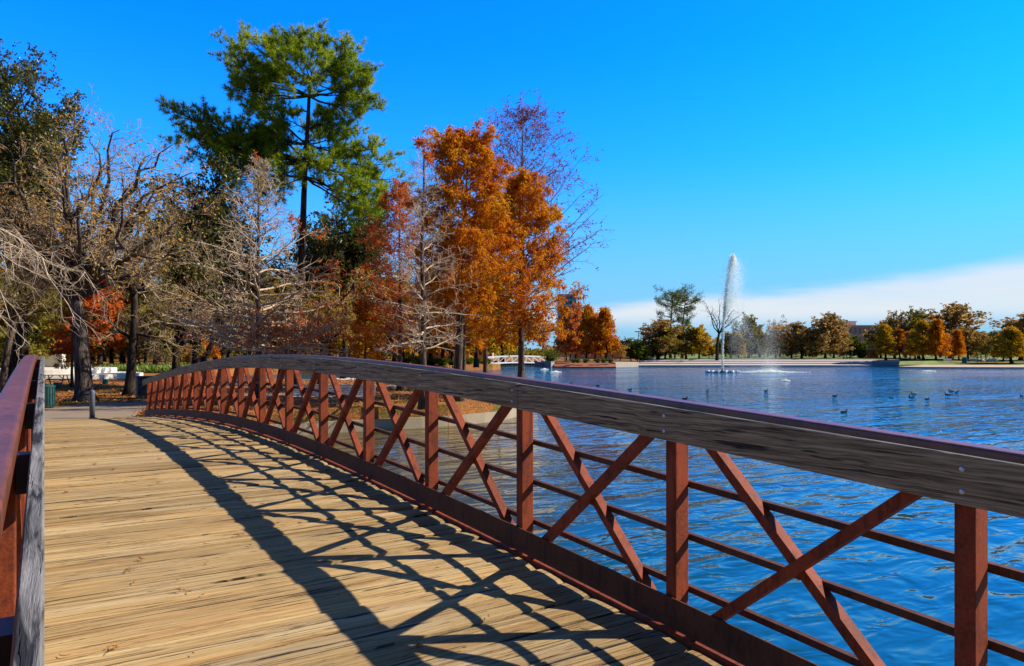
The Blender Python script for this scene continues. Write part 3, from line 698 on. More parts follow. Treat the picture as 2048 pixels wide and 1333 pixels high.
# the pine
pz = 50; T = Tree('pine_tree', 'tall green pine rising above every other tree', 'tree', G(592, pz), None, 41); rng = T.rng
ctrl = [(592, 775), (592, 700), (600, 600), (606, 470), (607, 400), (611, 320), (616, 250), (618, 190), (620, 160)]
tr = np.array([P(x, y, pz) - T.base for x, y in ctrl]); tr = smooth_line(tr, 20); rr = np.linspace(.36, .10, 20); rr[0] *= 1.25; T.trunk.tube(tr, rr, 12)
tg = [(480, 85, 330), (500, 130, 190), (535, 75, 160), (570, 65, 160), (600, 58, 160), (640, 68, 160), (670, 90, 165), (700, 115, 175), (725, 165, 185), (705, 205, 200), (470, 100, 185), (485, 165, 200),
      (520, 190, 210), (560, 110, 160), (650, 120, 165), (620, 100, 160), (680, 160, 175), (540, 140, 175), (590, 140, 170), (365, 205, 320), (350, 200, 320), (375, 215, 325), (395, 235, 330), (430, 240, 335), (440, 285, 335), (475, 270, 335), (352, 240, 330), (385, 235, 330), (420, 250, 330), (455, 265, 335), (400, 285, 340), (490, 300, 330),
      (510, 240, 300), (500, 215, 280), (540, 260, 300), (560, 300, 320), (600, 280, 300), (630, 250, 290), (660, 275, 300), (690, 250, 290), (710, 290, 310), (745, 275, 300), (770, 305, 320), (785, 335, 330), (750, 345, 335),
      (700, 330, 320), (660, 330, 320), (620, 320, 315), (580, 330, 320), (540, 330, 330), (640, 225, 270), (675, 215, 250), (575, 215, 250), (560, 250, 280), (720, 380, 345), (760, 380, 350), (745, 415, 362), (460, 78, 300), (462, 112, 200), (472, 150, 200), (722, 118, 185), (738, 160, 190), (733, 195, 200), (700, 85, 175), (500, 62, 170), (460, 330, 340), (520, 360, 345), (450, 300, 335), (790, 370, 345)]
yT = np.array([c[1] for c in ctrl])[::-1]; L1 = []
for (x, y, ay) in tg:
    hh = (P(0, ay, pz)[2] - LAND); k = np.argmin(abs(tr[:, 2] - hh)); a = tr[k]
    dzz = rng.normal(0, .045) * pz * .5 if abs(x - 610) > 60 else rng.normal(0, 2.2)
    b_ = P(x, y + 24, pz + dzz) - T.base; p, r = bough(a, b_, 9, rng, .04, .05, (.085 if abs(x - 610) > 120 else .06, .018)); L1.append((p, r))
lp = np.array([q[0] for q in L1]); lr = np.array([q[1] for q in L1]); T.branch.tubes(lp, lr, 6)
sp, sr, _ = spawn(lp, lr, 11, .42, 1, (25, 70), 1.2, 5, rng, .18, .12, .6, .4, .012, .8, .03); T.branch.tubes(sp, sr, 4)
tp, tr_, _ = spawn(sp, sr, 6, .35, 1, (20, 60), .5, 4, rng, .25, .12, .6, .5, .008, .9, .05); T.branch.tubes(tp, tr_, 3)
ends = np.concatenate([tp[:, -1], tp[:, -2], sp[:, -1], lp[:, -1]])
n = 22; pos = np.repeat(ends, n, 0); dirs = np.repeat(np.concatenate([tp[:, -1] - tp[:, 1], tp[:, -1] - tp[:, 1], sp[:, -1] - sp[:, -2], lp[:, -1] - lp[:, -2]]), n, 0)
dirs /= np.linalg.norm(dirs, axis=1)[:, None]; u = rng.normal(size=pos.shape) + dirs * .9 + UPZ * .35; u /= np.linalg.norm(u, axis=1)[:, None]
v = np.cross(u, rng.normal(size=u.shape)); v /= np.linalg.norm(v, axis=1)[:, None]; Ln = rng.uniform(.24, .44, (len(pos), 1))
T.crown.add(np.stack([pos - v * .017, pos + v * .017, pos + u * Ln], 1).reshape(-1, 3), np.arange(len(pos) * 3).reshape(-1, 3))
T.done(M['bark_pine'], M['bark_pine'], M['lf_pine'])

def oak(name, label, x, z, trunk, fork, targets, r0, leaf, seed, n1=10, n2=8, n3=3, L1=1.6, L2=.7, L3=.3, leaf_p=.5, lf_n=2, lsize=(.06, .10), dsp=3.0, bark_m='bark_oak', twig='twig_oak', limb_r=(.16, .03), wig=.10, cat='tree', base_y=None, sides=8):
    T = Tree(name, label, cat, G(x, z), None, seed); rng = T.rng
    tr = np.array([P(a, b, z) - T.base for a, b in trunk]); tr[0][2] = -.1; tr = smooth_line(tr, 12)
    rr = np.linspace(r0, r0 * .62, 12); rr[0] *= 1.6; rr[1] *= 1.12; T.trunk.tube(tr, rr, 12)
    lb = []
    for tg_ in targets:
        tx, ty = tg_[:2]; a = tr[-1] if len(tg_) < 4 else P(tg_[2], tg_[3], z) - T.base
        b_ = P(tx, ty, z + rng.normal(0, dsp)) - T.base; Lh = np.linalg.norm(b_ - a)
        p, r = bough(a, b_, 11, rng, rng.uniform(-.10, .04), wig, (limb_r[0] * min(1, .45 + Lh / 9), limb_r[1])); lb.append((p, r))
    lp = np.array([q[0] for q in lb]); lr = np.array([q[1] for q in lb]); T.trunk.tubes(lp, lr, sides)
    sp, sr, _ = spawn(lp, lr, n1, .22, 1, (30, 75), L1, 6, rng, .12, .22, .55, .3, .012); T.branch.tubes(sp, sr, 4)
    tp, tr_, _ = spawn(sp, sr, n2, .2, 1, (30, 75), L2, 5, rng, .08, .25, .6, .4, .007); T.branch.tubes(tp, tr_, 3)
    if n3: qp, qr, _ = spawn(tp, tr_, n3, .2, 1, (30, 75), L3, 3, rng, .05, .25, .6, .5, .0045); T.branch.tubes(qp, qr, 3)
    else: qp = tp
    if leaf:
        k = rng.random(len(qp)) < leaf_p; T.crown.leaves(along(qp[k], lf_n, rng, .05, .2), lsize[0], lsize[1], rng, .2)
    return T.done(M[bark_m], M[twig], M[leaf] if leaf else None)
def blob(rng, specs):      # random limb targets inside ellipses (cx, cy, rx, ry, n)
    out = []
    for cx, cy, rx, ry, n in specs:
        a = rng.uniform(0, 6.283, n); q = np.sqrt(rng.uniform(.1, 1, n)); out += [(cx + rx * c * s, cy + ry * c2 * s) for c, c2, s in zip(np.cos(a), np.sin(a), q)]
    return out
g = np.random.default_rng(77)
oak('oak_tree', 'big oak with a thick grey trunk, half bare with tan leaves, beside the bollard', 168, 34, [(170, 806), (166, 740), (160, 660), (150, 596)], None,
    [(15, 430), (-20, 360), (60, 410), (100, 440), (110, 300), (180, 285), (240, 260), (300, 310), (345, 290), (385, 345), (415, 420), (300, 420), (270, 520), (345, 500), (50, 540), (-50, 500), (160, 380), (400, 500), (210, 330), (90, 350), (20, 300), (260, 370), (150, 240), (330, 380), (200, 440)],
    .40, 'lf_tan', 51, 11, 8, 3, 1.35, .7, .32, .42, 2, (.08, .12), 2.6, limb_r=(.17, .02), wig=.075)
oak('live_oak', 'dense dark green live oak towering over the near end of the left railing', 47, 42, [(47, 790), (47, 700), (45, 560)], None, blob(g, [(10, 240, 100, 110, 22), (115, 260, 55, 80, 10), (20, 140, 40, 30, 5), (0, 400, 80, 50, 5)]),
    .30, 'lf_live', 52, 9, 8, 3, 1.4, .7, .32, .95, 8, (.10, .14), 3.0, 'bark_dark', 'bark_dark', (.10, .02))
oak('live_oak', 'dark olive live oak between the big oak and the pine', 395, 49, [(395, 770), (393, 700), (392, 600)], None, blob(g, [(398, 425, 72, 125, 26), (450, 530, 80, 80, 10)]),
    .35, 'lf_live', 53, 10, 8, 3, 1.8, .9, .4, .95, 6, (.15, .20), 3.2, 'bark_dark', 'bark_dark', (.14, .03))
oak('live_oak', 'dark evergreen oak crowding the foot of the pine', 690, 64, [(690, 770), (690, 690), (692, 600)], None, blob(g, [(690, 500, 85, 100, 24), (740, 430, 45, 50, 8), (610, 560, 80, 60, 10)]),
    .3, 'lf_live', 54, 10, 8, 2, 1.8, .9, .4, .95, 8, (.15, .20), 3, 'bark_dark', 'bark_dark', (.14, .03))
oak('oak_tree', 'black trunked oak standing alone by the far path', 262, 38, [(258, 797), (264, 720), (270, 640), (268, 580)], None,
    [(225, 560), (310, 520), (330, 590), (235, 470), (290, 430), (345, 450), (310, 380), (270, 360), (220, 420), (345, 690, 268, 670), (215, 640, 268, 690), (190, 540)], .26, 'lf_olive', 55, 9, 8, 3, 1.3, .6, .3, .6, 3, (.06, .10), 2.2, 'bark_dark', 'twig_oak', (.17, .03))
oak('oak_tree', 'forked oak with a low curving limb behind the end of the bridge', 350, 45, [(350, 778), (352, 720), (350, 690)], None,
    [(330, 610), (375, 600), (420, 560), (270, 690), (300, 620), (440, 640), (310, 540), (400, 500), (350, 500), (255, 640)], .30, 'lf_tan', 56, 9, 8, 3, 1.4, .7, .3, .5, 3, (.07, .11), 2.2, 'bark_dark', 'twig_oak', (.2, .03))
oak('oak_tree', 'leaning oak with a bent dark trunk behind the bridge crest', 402, 47, [(398, 775), (408, 715), (428, 680)], None,
    [(480, 655), (470, 600), (520, 640), (430, 580), (510, 560), (380, 600)], .24, 'lf_olive', 57, 9, 8, 3, 1.3, .7, .3, .5, 3, (.07, .11), 2, 'bark_dark', 'twig_oak', (.19, .03))
oak('oak_tree', 'yellowing oak with several dark stems between the pine and the sapling', 642, 52, [(642, 772), (643, 720), (645, 690)], None,
    [(620, 620), (690, 640), (665, 600), (720, 620), (600, 660), (640, 570), (710, 560)], .26, 'lf_yellow', 58, 9, 7, 3, 1.5, .7, .3, .75, 3, (.09, .14), 2.2, 'bark_dark', 'twig_oak', (.2, .03))
oak('oak_tree', 'pale leaning trunk tree beyond the left railing', 6, 40, [(2, 790), (12, 715), (28, 640)], None, [(60, 520), (-40, 540), (20, 480), (90, 560), (120, 600), (-60, 600)], .20, 'lf_olive', 59, 9, 8, 3, 1.5, .7, .3, .8, 4, (.08, .12), 2, 'bark_cyp', 'twig_oak', (.12, .03))
oak('oak_tree', 'dark leaning trunk tree beside the pale leaning trunk', 22, 43, [(18, 790), (28, 720), (44, 640)], None, [(100, 560), (60, 500), (140, 520), (0, 560), (110, 620)], .26, 'lf_olive', 60, 9, 8, 3, 1.5, .7, .3, .8, 4, (.08, .12), 2, 'bark_dark', 'twig_oak', (.15, .03))
oak('oak_tree', 'dark leaning stem in front of the pine trunk', 560, 46, [(556, 775), (566, 715), (580, 670)], None, [(620, 640), (600, 600), (560, 600), (650, 660), (530, 640)], .2, 'lf_tan', 61, 8, 7, 3, 1.2, .6, .3, .5, 3, (.07, .11), 1.6, 'bark_dark', 'twig_oak', (.14, .03))

# ------------------------------------------------------------------ prototype trees for the woods and the far shore (10 m tall)
PROTO = {}
def proto(kind):
    seed = {'yellow': 1, 'olive': 2, 'green': 3, 'brown': 4, 'rust': 5, 'orange': 6, 'goldcyp': 7, 'olive2': 8, 'yellow2': 9, 'rustoak': 10, 'brown2': 11, 'shrub': 12, 'greyoak': 13}[kind]
    rng = np.random.default_rng(900 + seed); tk, bk, ck = MB(), MB(), MB()
    cyp = kind in ('rust', 'orange', 'goldcyp'); H = 10.0
    if kind == 'shrub':
        lp = np.array([bough((0, 0, 0), (rng.normal(0, 2.6), rng.normal(0, 2.6), rng.uniform(5, 10)), 7, rng, 0, .08)[0] for _ in range(26)]); lr = np.tile(np.linspace(.2, .05, 7), (26, 1))
        bk.tubes(lp, lr, 4); sp, sr, _ = spawn(lp, lr, 9, .1, 1, (30, 80), 2.2, 4, rng, .1); 
        ck.leaves(along(sp, 12, rng, .3, 0), .5, .75, rng)
    else:
        tr, rr = trunk_line((0, 0, -.15), (rng.normal(0, .3), rng.normal(0, .3), H * (.97 if cyp else .72)), 10, rng, .24 if cyp else .26, .03 if cyp else .07, .02); tk.tube(tr, rr, 8)
        nl = 46 if cyp else 26; first = .18 if cyp else .26
        t = first + (1 - first) * (np.arange(nl) + rng.random(nl)) / nl; t = np.minimum(t, .985); p, _ = interp_poly(tr[None], t[None]); p = p[0]
        az = np.arange(nl) * 2.4 + rng.normal(0, .4, nl); u = (t - first) / (1 - first)
        if cyp: e = .1 + .6 * u; L = 2.3 * ((1 - u) ** .75 + .08) * rng.uniform(.75, 1.15, nl)
        else: e = .15 + .95 * u + rng.normal(0, .15, nl); L = (2.2 + 2.0 * np.sin(np.pi * np.clip(u * .8 + .15, 0, 1))) * rng.uniform(.6, 1.2, nl)
        d = np.stack([np.cos(az) * np.cos(e), np.sin(az) * np.cos(e), np.sin(e)], 1)
        lp, lr = walk(p, d, L[:, None], 7, np.interp(t, np.linspace(0, 1, 10), rr) * .5, rng, .14, .03); bk.tubes(lp, lr, 4)
        sp, sr, _ = spawn(lp, lr, 7, .2, 1, (30, 75), .85 if cyp else 1.25, 4, rng, .1, .2, .6, .4, .02); bk.tubes(sp, sr, 3)
        tp, tr2, _ = spawn(sp, sr, 4, .2, 1, (30, 75), .45 if cyp else .6, 3, rng, .05, .2, .6, .5, .012); bk.tubes(tp, tr2, 3)
        dens = {'brown': .85, 'brown2': .75, 'greyoak': .35}.get(kind, 1)
        k = rng.random(len(tp)) < dens; n = 9
        ck.leaves(along(tp[k], n, rng, .12, 0), .16 if cyp else .28, .32 if cyp else .36, rng, .5 if cyp else .1)
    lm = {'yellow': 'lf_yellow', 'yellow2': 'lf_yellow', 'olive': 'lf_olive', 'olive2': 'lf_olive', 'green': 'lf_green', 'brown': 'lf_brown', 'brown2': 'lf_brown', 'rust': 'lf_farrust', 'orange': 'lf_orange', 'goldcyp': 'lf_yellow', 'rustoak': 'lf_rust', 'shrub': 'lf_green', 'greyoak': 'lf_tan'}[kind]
    root = thing('tree', 'x', 'tree')
    zm = max(np.percentile(np.concatenate(ck.v)[:, 2], 99.5), 1); 
    for q in (tk, bk, ck): q.v = [a * (10 / zm) for a in q.v]
    if tk.v: tk.build('trunk', M['bark_dark'], root, True)
    bk.build('branches', M['bark_dark'], root); ck.build('crown', M[lm], root)
    return root
NAMES = {'rust': 'bald_cypress', 'orange': 'bald_cypress', 'goldcyp': 'bald_cypress', 'shrub': 'shrub'}
prng = np.random.default_rng(99)
def plant(kind, x, z, H, label, group=None, Zb=LAND, wide=1.0, cat=None):
    if kind not in PROTO: o = PROTO[kind] = proto(kind)
    else: o = copy_tree(PROTO[kind])
    if o.get('group') and not group: del o['group']
    o.name = NAMES.get(kind, 'broadleaf_tree'); o.location = G(x, z, Zb); o.rotation_euler = (0, 0, prng.uniform(0, 6.28)); s = H / 10
    o.scale = (s * wide, s * wide, s); tag(o, label, cat or ('shrub' if kind == 'shrub' else 'tree'), group); return o
# woods behind the near trees
WOOD = {'yellow': 'yellow leaved tree in the wood behind the oaks and bare cypresses', 'yellow2': 'gold leaved tree in the wood behind the oaks and bare cypresses', 'olive': 'olive green tree in the wood behind the oaks and bare cypresses',
        'olive2': 'dull olive tree in the wood behind the oaks and bare cypresses', 'brown': 'brown leaved tree in the wood behind the oaks and bare cypresses', 'rustoak': 'rust red tree in the wood behind the oaks and bare cypresses', 'green': 'green tree in the wood behind the oaks and bare cypresses', 'orange': 'orange cypress in the wood behind the oaks and bare cypresses', 'greyoak': 'nearly bare grey tree in the wood behind the oaks and bare cypresses'}
wr = np.random.default_rng(5)
x = -170
row = 0
for (z0, z1, step, hs) in ((64, 76, 62, (8, 12)), (88, 104, 50, (10, 14)), (116, 140, 42, (13, 18)), (165, 200, 34, (16, 22))):
    x = -260
    while x < (470 if z0 < 80 else 640 if z0 < 100 else 960 if z0 < 130 else 1000):
        kk = wr.choice(['yellow', 'yellow2', 'olive', 'olive2', 'brown', 'rustoak', 'green', 'greyoak', 'orange'], p=[.12, .10, .22, .20, .10, .08, .05, .08, .05])
        if x > 640: kk = wr.choice(['yellow', 'yellow2', 'orange', 'olive', 'rustoak'], p=[.3, .25, .25, .1, .1])
        z = wr.uniform(z0, z1)
        px_ = x + wr.normal(0, step * .25)
        if not (z < 114 and px_ > 415) and not (z < 80 and px_ > 60): plant(kk, px_, z, wr.uniform(*hs), WOOD[kk], WOOD[kk].replace('cypresses', '#').replace('cypress', 'cypresses').replace('tree', 'trees').replace('#', 'cypresses'))
        x += step

# ------------------------------------------------------------------ the far shore
def quadsheet(name, pts, m, kind='structure'):
    mb = MB(); mb.add(pts, [tuple(range(len(pts)))]); o = mb.build(name, m); return tag(o, kind=kind)
# terraces of three broad steps, lawn behind them
mb = MB()
for k, (z0, Za, Zb_) in enumerate(((163.6, .24, .50), (166.6, .66, .90), (169.6, 1.06, 1.28), (172.6, 1.40, 1.52))):
    x0, x1 = (1256 + 12 * k, 1745 + 4 * k) if k < 3 else (1300, 1800); z1 = z0 + 2.999
    V = [G(x0, z0, -.6), G(x1, z0, -.6), G(x1, z1, -.6), G(x0, z1, -.6), G(x0, z0, Za), G(x1, z0, Za), G(x1, z1, Zb_), G(x0, z1, Zb_)]
    mb.add(V, [(0, 1, 5, 4), (1, 2, 6, 5), (2, 3, 7, 6), (3, 0, 4, 7), (4, 5, 6, 7)])
structure('terrace_steps', mb, M['terrace'])
mb = MB(); V = [];
zs = [174.8, 185, 200, 230, 300, 600]; Zs = [1.52, 1.6, 1.75, 1.95, 2.2, 2.2]
for z, Z in zip(zs, Zs): V += [G(1285, z, Z), G(1500, z, Z), G(1760, z, Z), G(2150, z, Z - .25), G(2900, z, Z - .3)]
mb.add(V, [(5 * i + j, 5 * i + j + 1, 5 * i + j + 6, 5 * i + j + 5) for i in range(5) for j in range(4)])
structure('lawn', mb, M['lawn'])
mb = MB()
def wallseg(mb, p, q, th, Z0, Z1):
    p, q = np.array(p), np.array(q); d = (q - p) / np.linalg.norm(q - p); n = np.array([-d[1], d[0]]) * th
    V = [(*e, h) for h in (Z0, Z1) for e in (p, q, q + n, p + n)]
    mb.add(V, [(0, 1, 5, 4), (1, 2, 6, 5), (2, 3, 7, 6), (3, 0, 4, 7), (4, 5, 6, 7)])
wl = smooth_line([G(1744, 159.5)[:2], G(1760, 158)[:2], G(1800, 157.3)[:2], G(1852, 157.6)[:2]], 10)
for p, q in zip(wl[:-1], wl[1:]): wallseg(mb, p, q, 1.2, -.5, 1.28)
o = mb.build('retaining_wall', M['retain']); tag(o, 'low blue grey concrete wall at the water where the terrace steps end', 'wall')
mb = MB(); wallseg(mb, G(1231, 153)[:2], G(1277, 160)[:2], 5, -.5, 1.05); o = mb.build('retaining_wall', M['sand_concrete']); tag(o, 'cream concrete block wall at the terrace corner nearest the rust cypresses', 'wall')
mb = MB(); wallseg(mb, G(1290, 174.5)[:2], G(1308, 172)[:2], .5, 1, 2.0); o = mb.build('kerb_wall', M['stone']); tag(o, 'short pale sloping wall beside the lawn above the terrace steps', 'wall')
def slope(name, front, back, Zf, Zb_, m):      # sloping sheet with a front face down into the water
    n = len(front); V = [G(x, z, -.5) for x, z in front] + [G(x, z, Zf) for x, z in front] + [G(x, z, Zb_) for x, z in back]
    mb = MB(); mb.add(V, [(i, i + 1, n + i + 1, n + i) for i in range(n - 1)] + [(n + i, n + i + 1, 2 * n + i + 1, 2 * n + i) for i in range(n - 1)]); structure(name, mb, m)
slope('spit_path', [(1797, 148.6), (1840, 146.3), (1900, 145), (1980, 144), (2100, 143), (2600, 135)], [(1797.5, 148.7), (1845, 148.5), (1900, 147.6), (1980, 146.6), (2100, 145.6), (2600, 138)], .22, .62, simple('pink_path', (0.50, 0.37, 0.27), .9, .15, .8))
slope('spit_lawn', [(1797.5, 148.72), (1845, 148.52), (1900, 147.62), (1980, 146.62), (2100, 145.62), (2600, 138.02)], [(1800, 150), (1850, 156), (1890, 165), (1985, 172), (2100, 170), (2600, 168)], .61, 1.32, M['lawn'])
slope('planting_bed', [(1108, 153), (1140, 148.6), (1190, 148), (1232, 148.6)], [(1108, 158), (1140, 155), (1190, 155), (1232, 155.5)], .2, 1.0, simple('red_mulch', (0.28, 0.085, 0.035), .95, .3, 2))
# white arched footbridge over the channel
wb = thing('white_footbridge', 'small white arched footbridge over the channel behind the orange cypress trunk', 'footbridge', G(1035, 160, 0))
bx = lambda x, Z, dz=0: G(x, 160 + dz + (x - 1035) * .075, 0) - G(1035, 160, 0) + UPZ * Z
xs = np.linspace(968, 1108, 21); arch = lambda x: .38 * (1 - ((x - 1035) / 72) ** 2)
for dz in (0, 3.4):
    for nm, Z0, hh in (('top_rail', 1.95, .30), ('bottom_rail', .52, .26)):
        mb = MB()
        for a, b in zip(xs[:-1], xs[1:]): mb.bar(bx(a, Z0 + arch(a), dz), bx(b, Z0 + arch(b), dz), .16, hh)
        mb.build(nm, M['white'], wb)
    for i, x in enumerate(xs[::2]):
        mb = MB(); mb.bar(bx(x, .5 + arch(x), dz), bx(x, 2.0 + arch(x), dz), .14, .14, up=(1, 0, 0)); mb.build('post', M['white'], wb)
        if i < 10:
            x2 = xs[::2][i + 1]; mb = MB(); a, b = ((x, .55), (x2, 1.9)) if i < 5 else ((x, 1.9), (x2, .55))
            mb.bar(bx(a[0], a[1] + arch(a[0]), dz), bx(b[0], b[1] + arch(b[0]), dz), .10, .10, up=(1, 0, 0)); mb.build('brace', M['white'], wb)
mb = MB(); rg = []
for x in xs: rg.append([bx(x, .36 + arch(x), .1), bx(x, .5 + arch(x), .1), bx(x, .5 + arch(x), 3.3), bx(x, .36 + arch(x), 3.3)])
mb.loft(rg, True); mb.build('deck', M['white'], wb)
for x in (1000, 1030, 1062):
    mb = MB()
    for dz in (.6, 2.8): mb.bar(bx(x, -.6, dz), bx(x, .36 + arch(x), dz), .3, .3, up=(1, 0, 0))
    mb.build('pier', M['pole'], wb)
rl = thing('ramp_railing', 'grey sloping ramp railing at the end of the white footbridge', 'railing', G(1125, 158, 0)); rb = G(1125, 158, 0)
for Z in (1.5, 2.0, 2.5):
    mb = MB(); mb.bar(G(1105, 160, Z + .75) - rb, G(1140, 157, Z - .35) - rb, .07, .07); mb.build('rail', M['pole'], rl)
for k in range(5):
    x = 1106 + 8.3 * k; mb = MB(); mb.bar(G(x, 160 - .7 * k, .8) - rb, G(x, 160 - .7 * k, 3.2 - .27 * k) - rb, .08, .08, up=(1, 0, 0)); mb.build('post', M['pole'], rl)
for i, (x, z, w, h) in enumerate(((1078, 156, 9, 1.1), (1095, 154.5, 7, 1.3))):
    mb = MB(); wallseg(mb, G(x - w, z)[:2], G(x + w, z - .6)[:2], 3, -.4, h); o = mb.build('abutment_block', M['retain']); tag(o, ('dark concrete abutment under the white footbridge', 'grey concrete abutment below the ramp railing')[i], 'abutment')

# buildings
def building(name, label, x0, x1, z, depth, Z1, wall, floors, cols, roof=None, par=.5, wfrac=.55, glass='glass', Z0=LAND):
    b = thing(name, label, 'building', G((x0 + x1) / 2, z, Z0)); base = G((x0 + x1) / 2, z, Z0); hw = (x1 - x0) / 2 * z / FPX
    U, V = RT, FW
    mb = MB(); h = Z1 - Z0; mb.obox(V * depth / 2 + UPZ * h / 2, U * hw, V * depth / 2, UPZ * h / 2); mb.build('wall', wall, b)
    mb = MB(); mb.obox(V * depth / 2 + UPZ * (h + par / 2), U * (hw + .35), V * (depth / 2 + .35), UPZ * par / 2); mb.build('roof', roof or M['roofdark'], b)
    cw = 2 * hw / cols; fh = h / floors
    for i in range(cols):
        for j in range(floors):
            mb = MB(); mb.obox(U * (-hw + cw * (i + .5)) + UPZ * (fh * (j + .55)) - V * .02, U * cw * wfrac / 2, V * .08, UPZ * fh * .28); mb.build('window', M[glass], b)
    return b
building('office_building', 'mauve brick building whose two flat roofs show above the far trees', 1697, 1752, 330, 25, 15.0, M['brick'], 3, 6, M['brick_pale'], .5, .4, 'dullglass')
o = building('office_building', 'taller pale brick block behind the mauve brick building', 1672, 1712, 345, 20, 17.6, M['brick_pale'], 1, 3, M['brick_pale'], .4, .3, 'dullglass')
building('park_building', 'low dark brick building with a flat roof behind the white footbridge', 850, 985, 200, 14, 6.5, M['brick'], 1, 14, M['roofdark'], .6, .5)
building('park_building', 'long low dark roofed building behind the round green trees', 1150, 1330, 235, 14, 5.6, M['brick'], 1, 16, M['roofdark'], 1.2, .5)
t_ = building('glass_tower', 'blue glass tower partly hidden by the orange cypress', 1116, 1153, 520, 14, 44, M['towerglass'], 12, 5, M['towerglass'], 1.0, .8, 'glass')
st = thing('food_kiosk', 'small orange kiosk with a white roof at the end of the terrace steps', 'kiosk', G(1745, 190, 1.5)); kb = G(1745, 190, 1.5)
mb = MB(); mb.obox(UPZ * 1.2, RT * 1.0, FW * 1.0, UPZ * 1.2); mb.build('body', M['orange'], st)
mb = MB(); mb.obox(UPZ * 2.52, RT * 1.15, FW * 1.15, UPZ * .1); mb.build('roof', M['white'], st)
mb = MB(); mb.obox(UPZ * 1.45 - FW * 1.0 + RT * .1, RT * .45, FW * .03, UPZ * .4); mb.build('window', M['glass'], st)

def lamp(label, x, z, Z0, Z1, arm):
    b = thing('street_lamp', label, 'street lamp', G(x, z, Z0)); h = Z1 - Z0
    mb = MB(); mb.tube([(0, 0, 0), (0, 0, h)], [.16, .09], 8); mb.build('pole', M['pole'], b)
    mb = MB(); mb.obox(UPZ * (h + .1), RT * arm, np.array(FW) * .3, UPZ * .12); mb.build('lamp_head', M['roofdark'], b)
lamp('tall lamp post with a flat twin head above the round green trees', 1277, 215, LAND, 9.2, 1.05)
lamp('tall lamp post among the dark trees past the fountain spray', 1630, 200, 1.6, 10.8, 1.0)
lamp('distant small lamp post beside the rust cypresses', 1241, 330, LAND, 8.5, 1.2)

def far(kind, x, z, top, label, group=None, Zb=1.5, wide=1.0):
    H = EYE_Z + (HZ - top) * z / FPX - Zb; return plant(kind, x, z, H, label, group, Zb, wide * (1.15 if kind in NAMES else 1.4))
# rust cypresses on the far bank
for x, z, top, wd, lb in ((1132, 174, 618, .85, 'pale rust cypress nearest the white footbridge'), (1152, 178, 608, .8, 'second rust cypress from the white footbridge'), (1172, 172, 612, .8, 'rust cypress in the middle of the far bank group'),
                       (1190, 179, 628, .8, 'small rust cypress between two taller ones on the far bank'), (1213, 171, 617, .95, 'bright rust red cypress at the open end of the far bank group')):
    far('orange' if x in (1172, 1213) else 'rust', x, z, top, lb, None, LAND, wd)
far('greyoak', 1140, 184, 640, 'grey half bare tree among the rust cypresses on the far bank', None, LAND, .8)
far('greyoak', 1240, 170, 690, 'small grey green tree beside the bright rust cypress', None, LAND)
for x, z, top, wd, lb in ((1262, 176, 690, 1.2, 'round dark green tree below the twin headed lamp'), (1282, 174, 686, 1.2, 'round green tree at the near corner of the terrace lawn'), (1306, 180, 684, 1.2, 'green tree left of the orange tipped tree'), (1275, 172, 700, 1.3, 'low light green tree in front of the round green trees')):
    far('green', x, z, top, lb, None, LAND, wd)
far('brown', 1316, 178, 640, 'orange tipped tree below the two flat topped pines', None, 1.5, 1.15)
far('olive', 1330, 176, 655, 'dark olive tree in front of the two flat topped pines', None, 1.5, 1.1)
far('olive2', 1372, 180, 652, 'olive tree with a dark forked trunk under the far pines', None, 1.5, 1.0)
far('yellow2', 1398, 178, 655, 'gold and brown tree beside the fountain jet', None, 1.5, 1.05)
far('yellow', 1418, 184, 690, 'low yellow green tree at the foot of the fountain jet', None, 1.6, 1.1)
far('brown2', 1350, 186, 672, 'brown leaved tree behind the yellow sunshade', None, 1.6, 1.0)
def flat_pine(x, z, top, label, seed, lean):
    T = Tree('pine_tree', label, 'tree', G(x, z, 1.6), None, seed); rng = T.rng; H = EYE_Z + (HZ - top) * z / FPX - 1.6
    tr, rr = trunk_line((0, 0, -.1), RT * lean + UPZ * H * .96, 12, rng, .32, .08, .02); T.trunk.tube(tr, rr, 8)
    lb = []
    for i in range(36):
        t = rng.uniform(.48, 1); a, _ = interp_poly(tr[None], np.array([[t * .98]])); az = rng.uniform(0, 6.28); L = H * (.10 + .17 * ((t - .45) / .55) ** .6) * rng.uniform(.6, 1.2)
        p, r = bough(a[0, 0], a[0, 0] + np.array([math.cos(az) * L, math.sin(az) * L, L * .35]), 7, rng, .05, .06, (.10, .03)); lb.append((p, r))
    lp = np.array([q[0] for q in lb]); lr = np.array([q[1] for q in lb]); T.branch.tubes(lp, lr, 4)
    sp, sr, _ = spawn(lp, lr, 7, .55, 1, (25, 70), 1.1, 4, rng, .25, .1); T.branch.tubes(sp, sr, 3)
    T.crown.leaves(along(sp, 26, rng, .22, .3), .10, .34, rng, -.3); T.done(M['bark_pine'], M['bark_pine'], M['lf_green'])
flat_pine(1341, 190, 578, 'flat topped tall pine, the left one of the far pair', 71, 0.6)
flat_pine(1364, 186, 577, 'flat topped tall pine, the right one of the far pair', 72, .8)
oak('bare_tree', 'leafless forked tree right behind the fountain jet', 1434, 172, [(1434, 718), (1434, 690), (1438, 668)], None,
    [(1408, 604), (1437, 600), (1462, 612), (1470, 620), (1490, 622), (1478, 632), (1425, 625), (1412, 618), (1455, 640)], .42, None, 73, 6, 5, 0, 1.9, 1.0, .5, 0, 0, (.1, .2), 1.5, 'bark_dark', 'bark_dark', (.15, .03), .06)
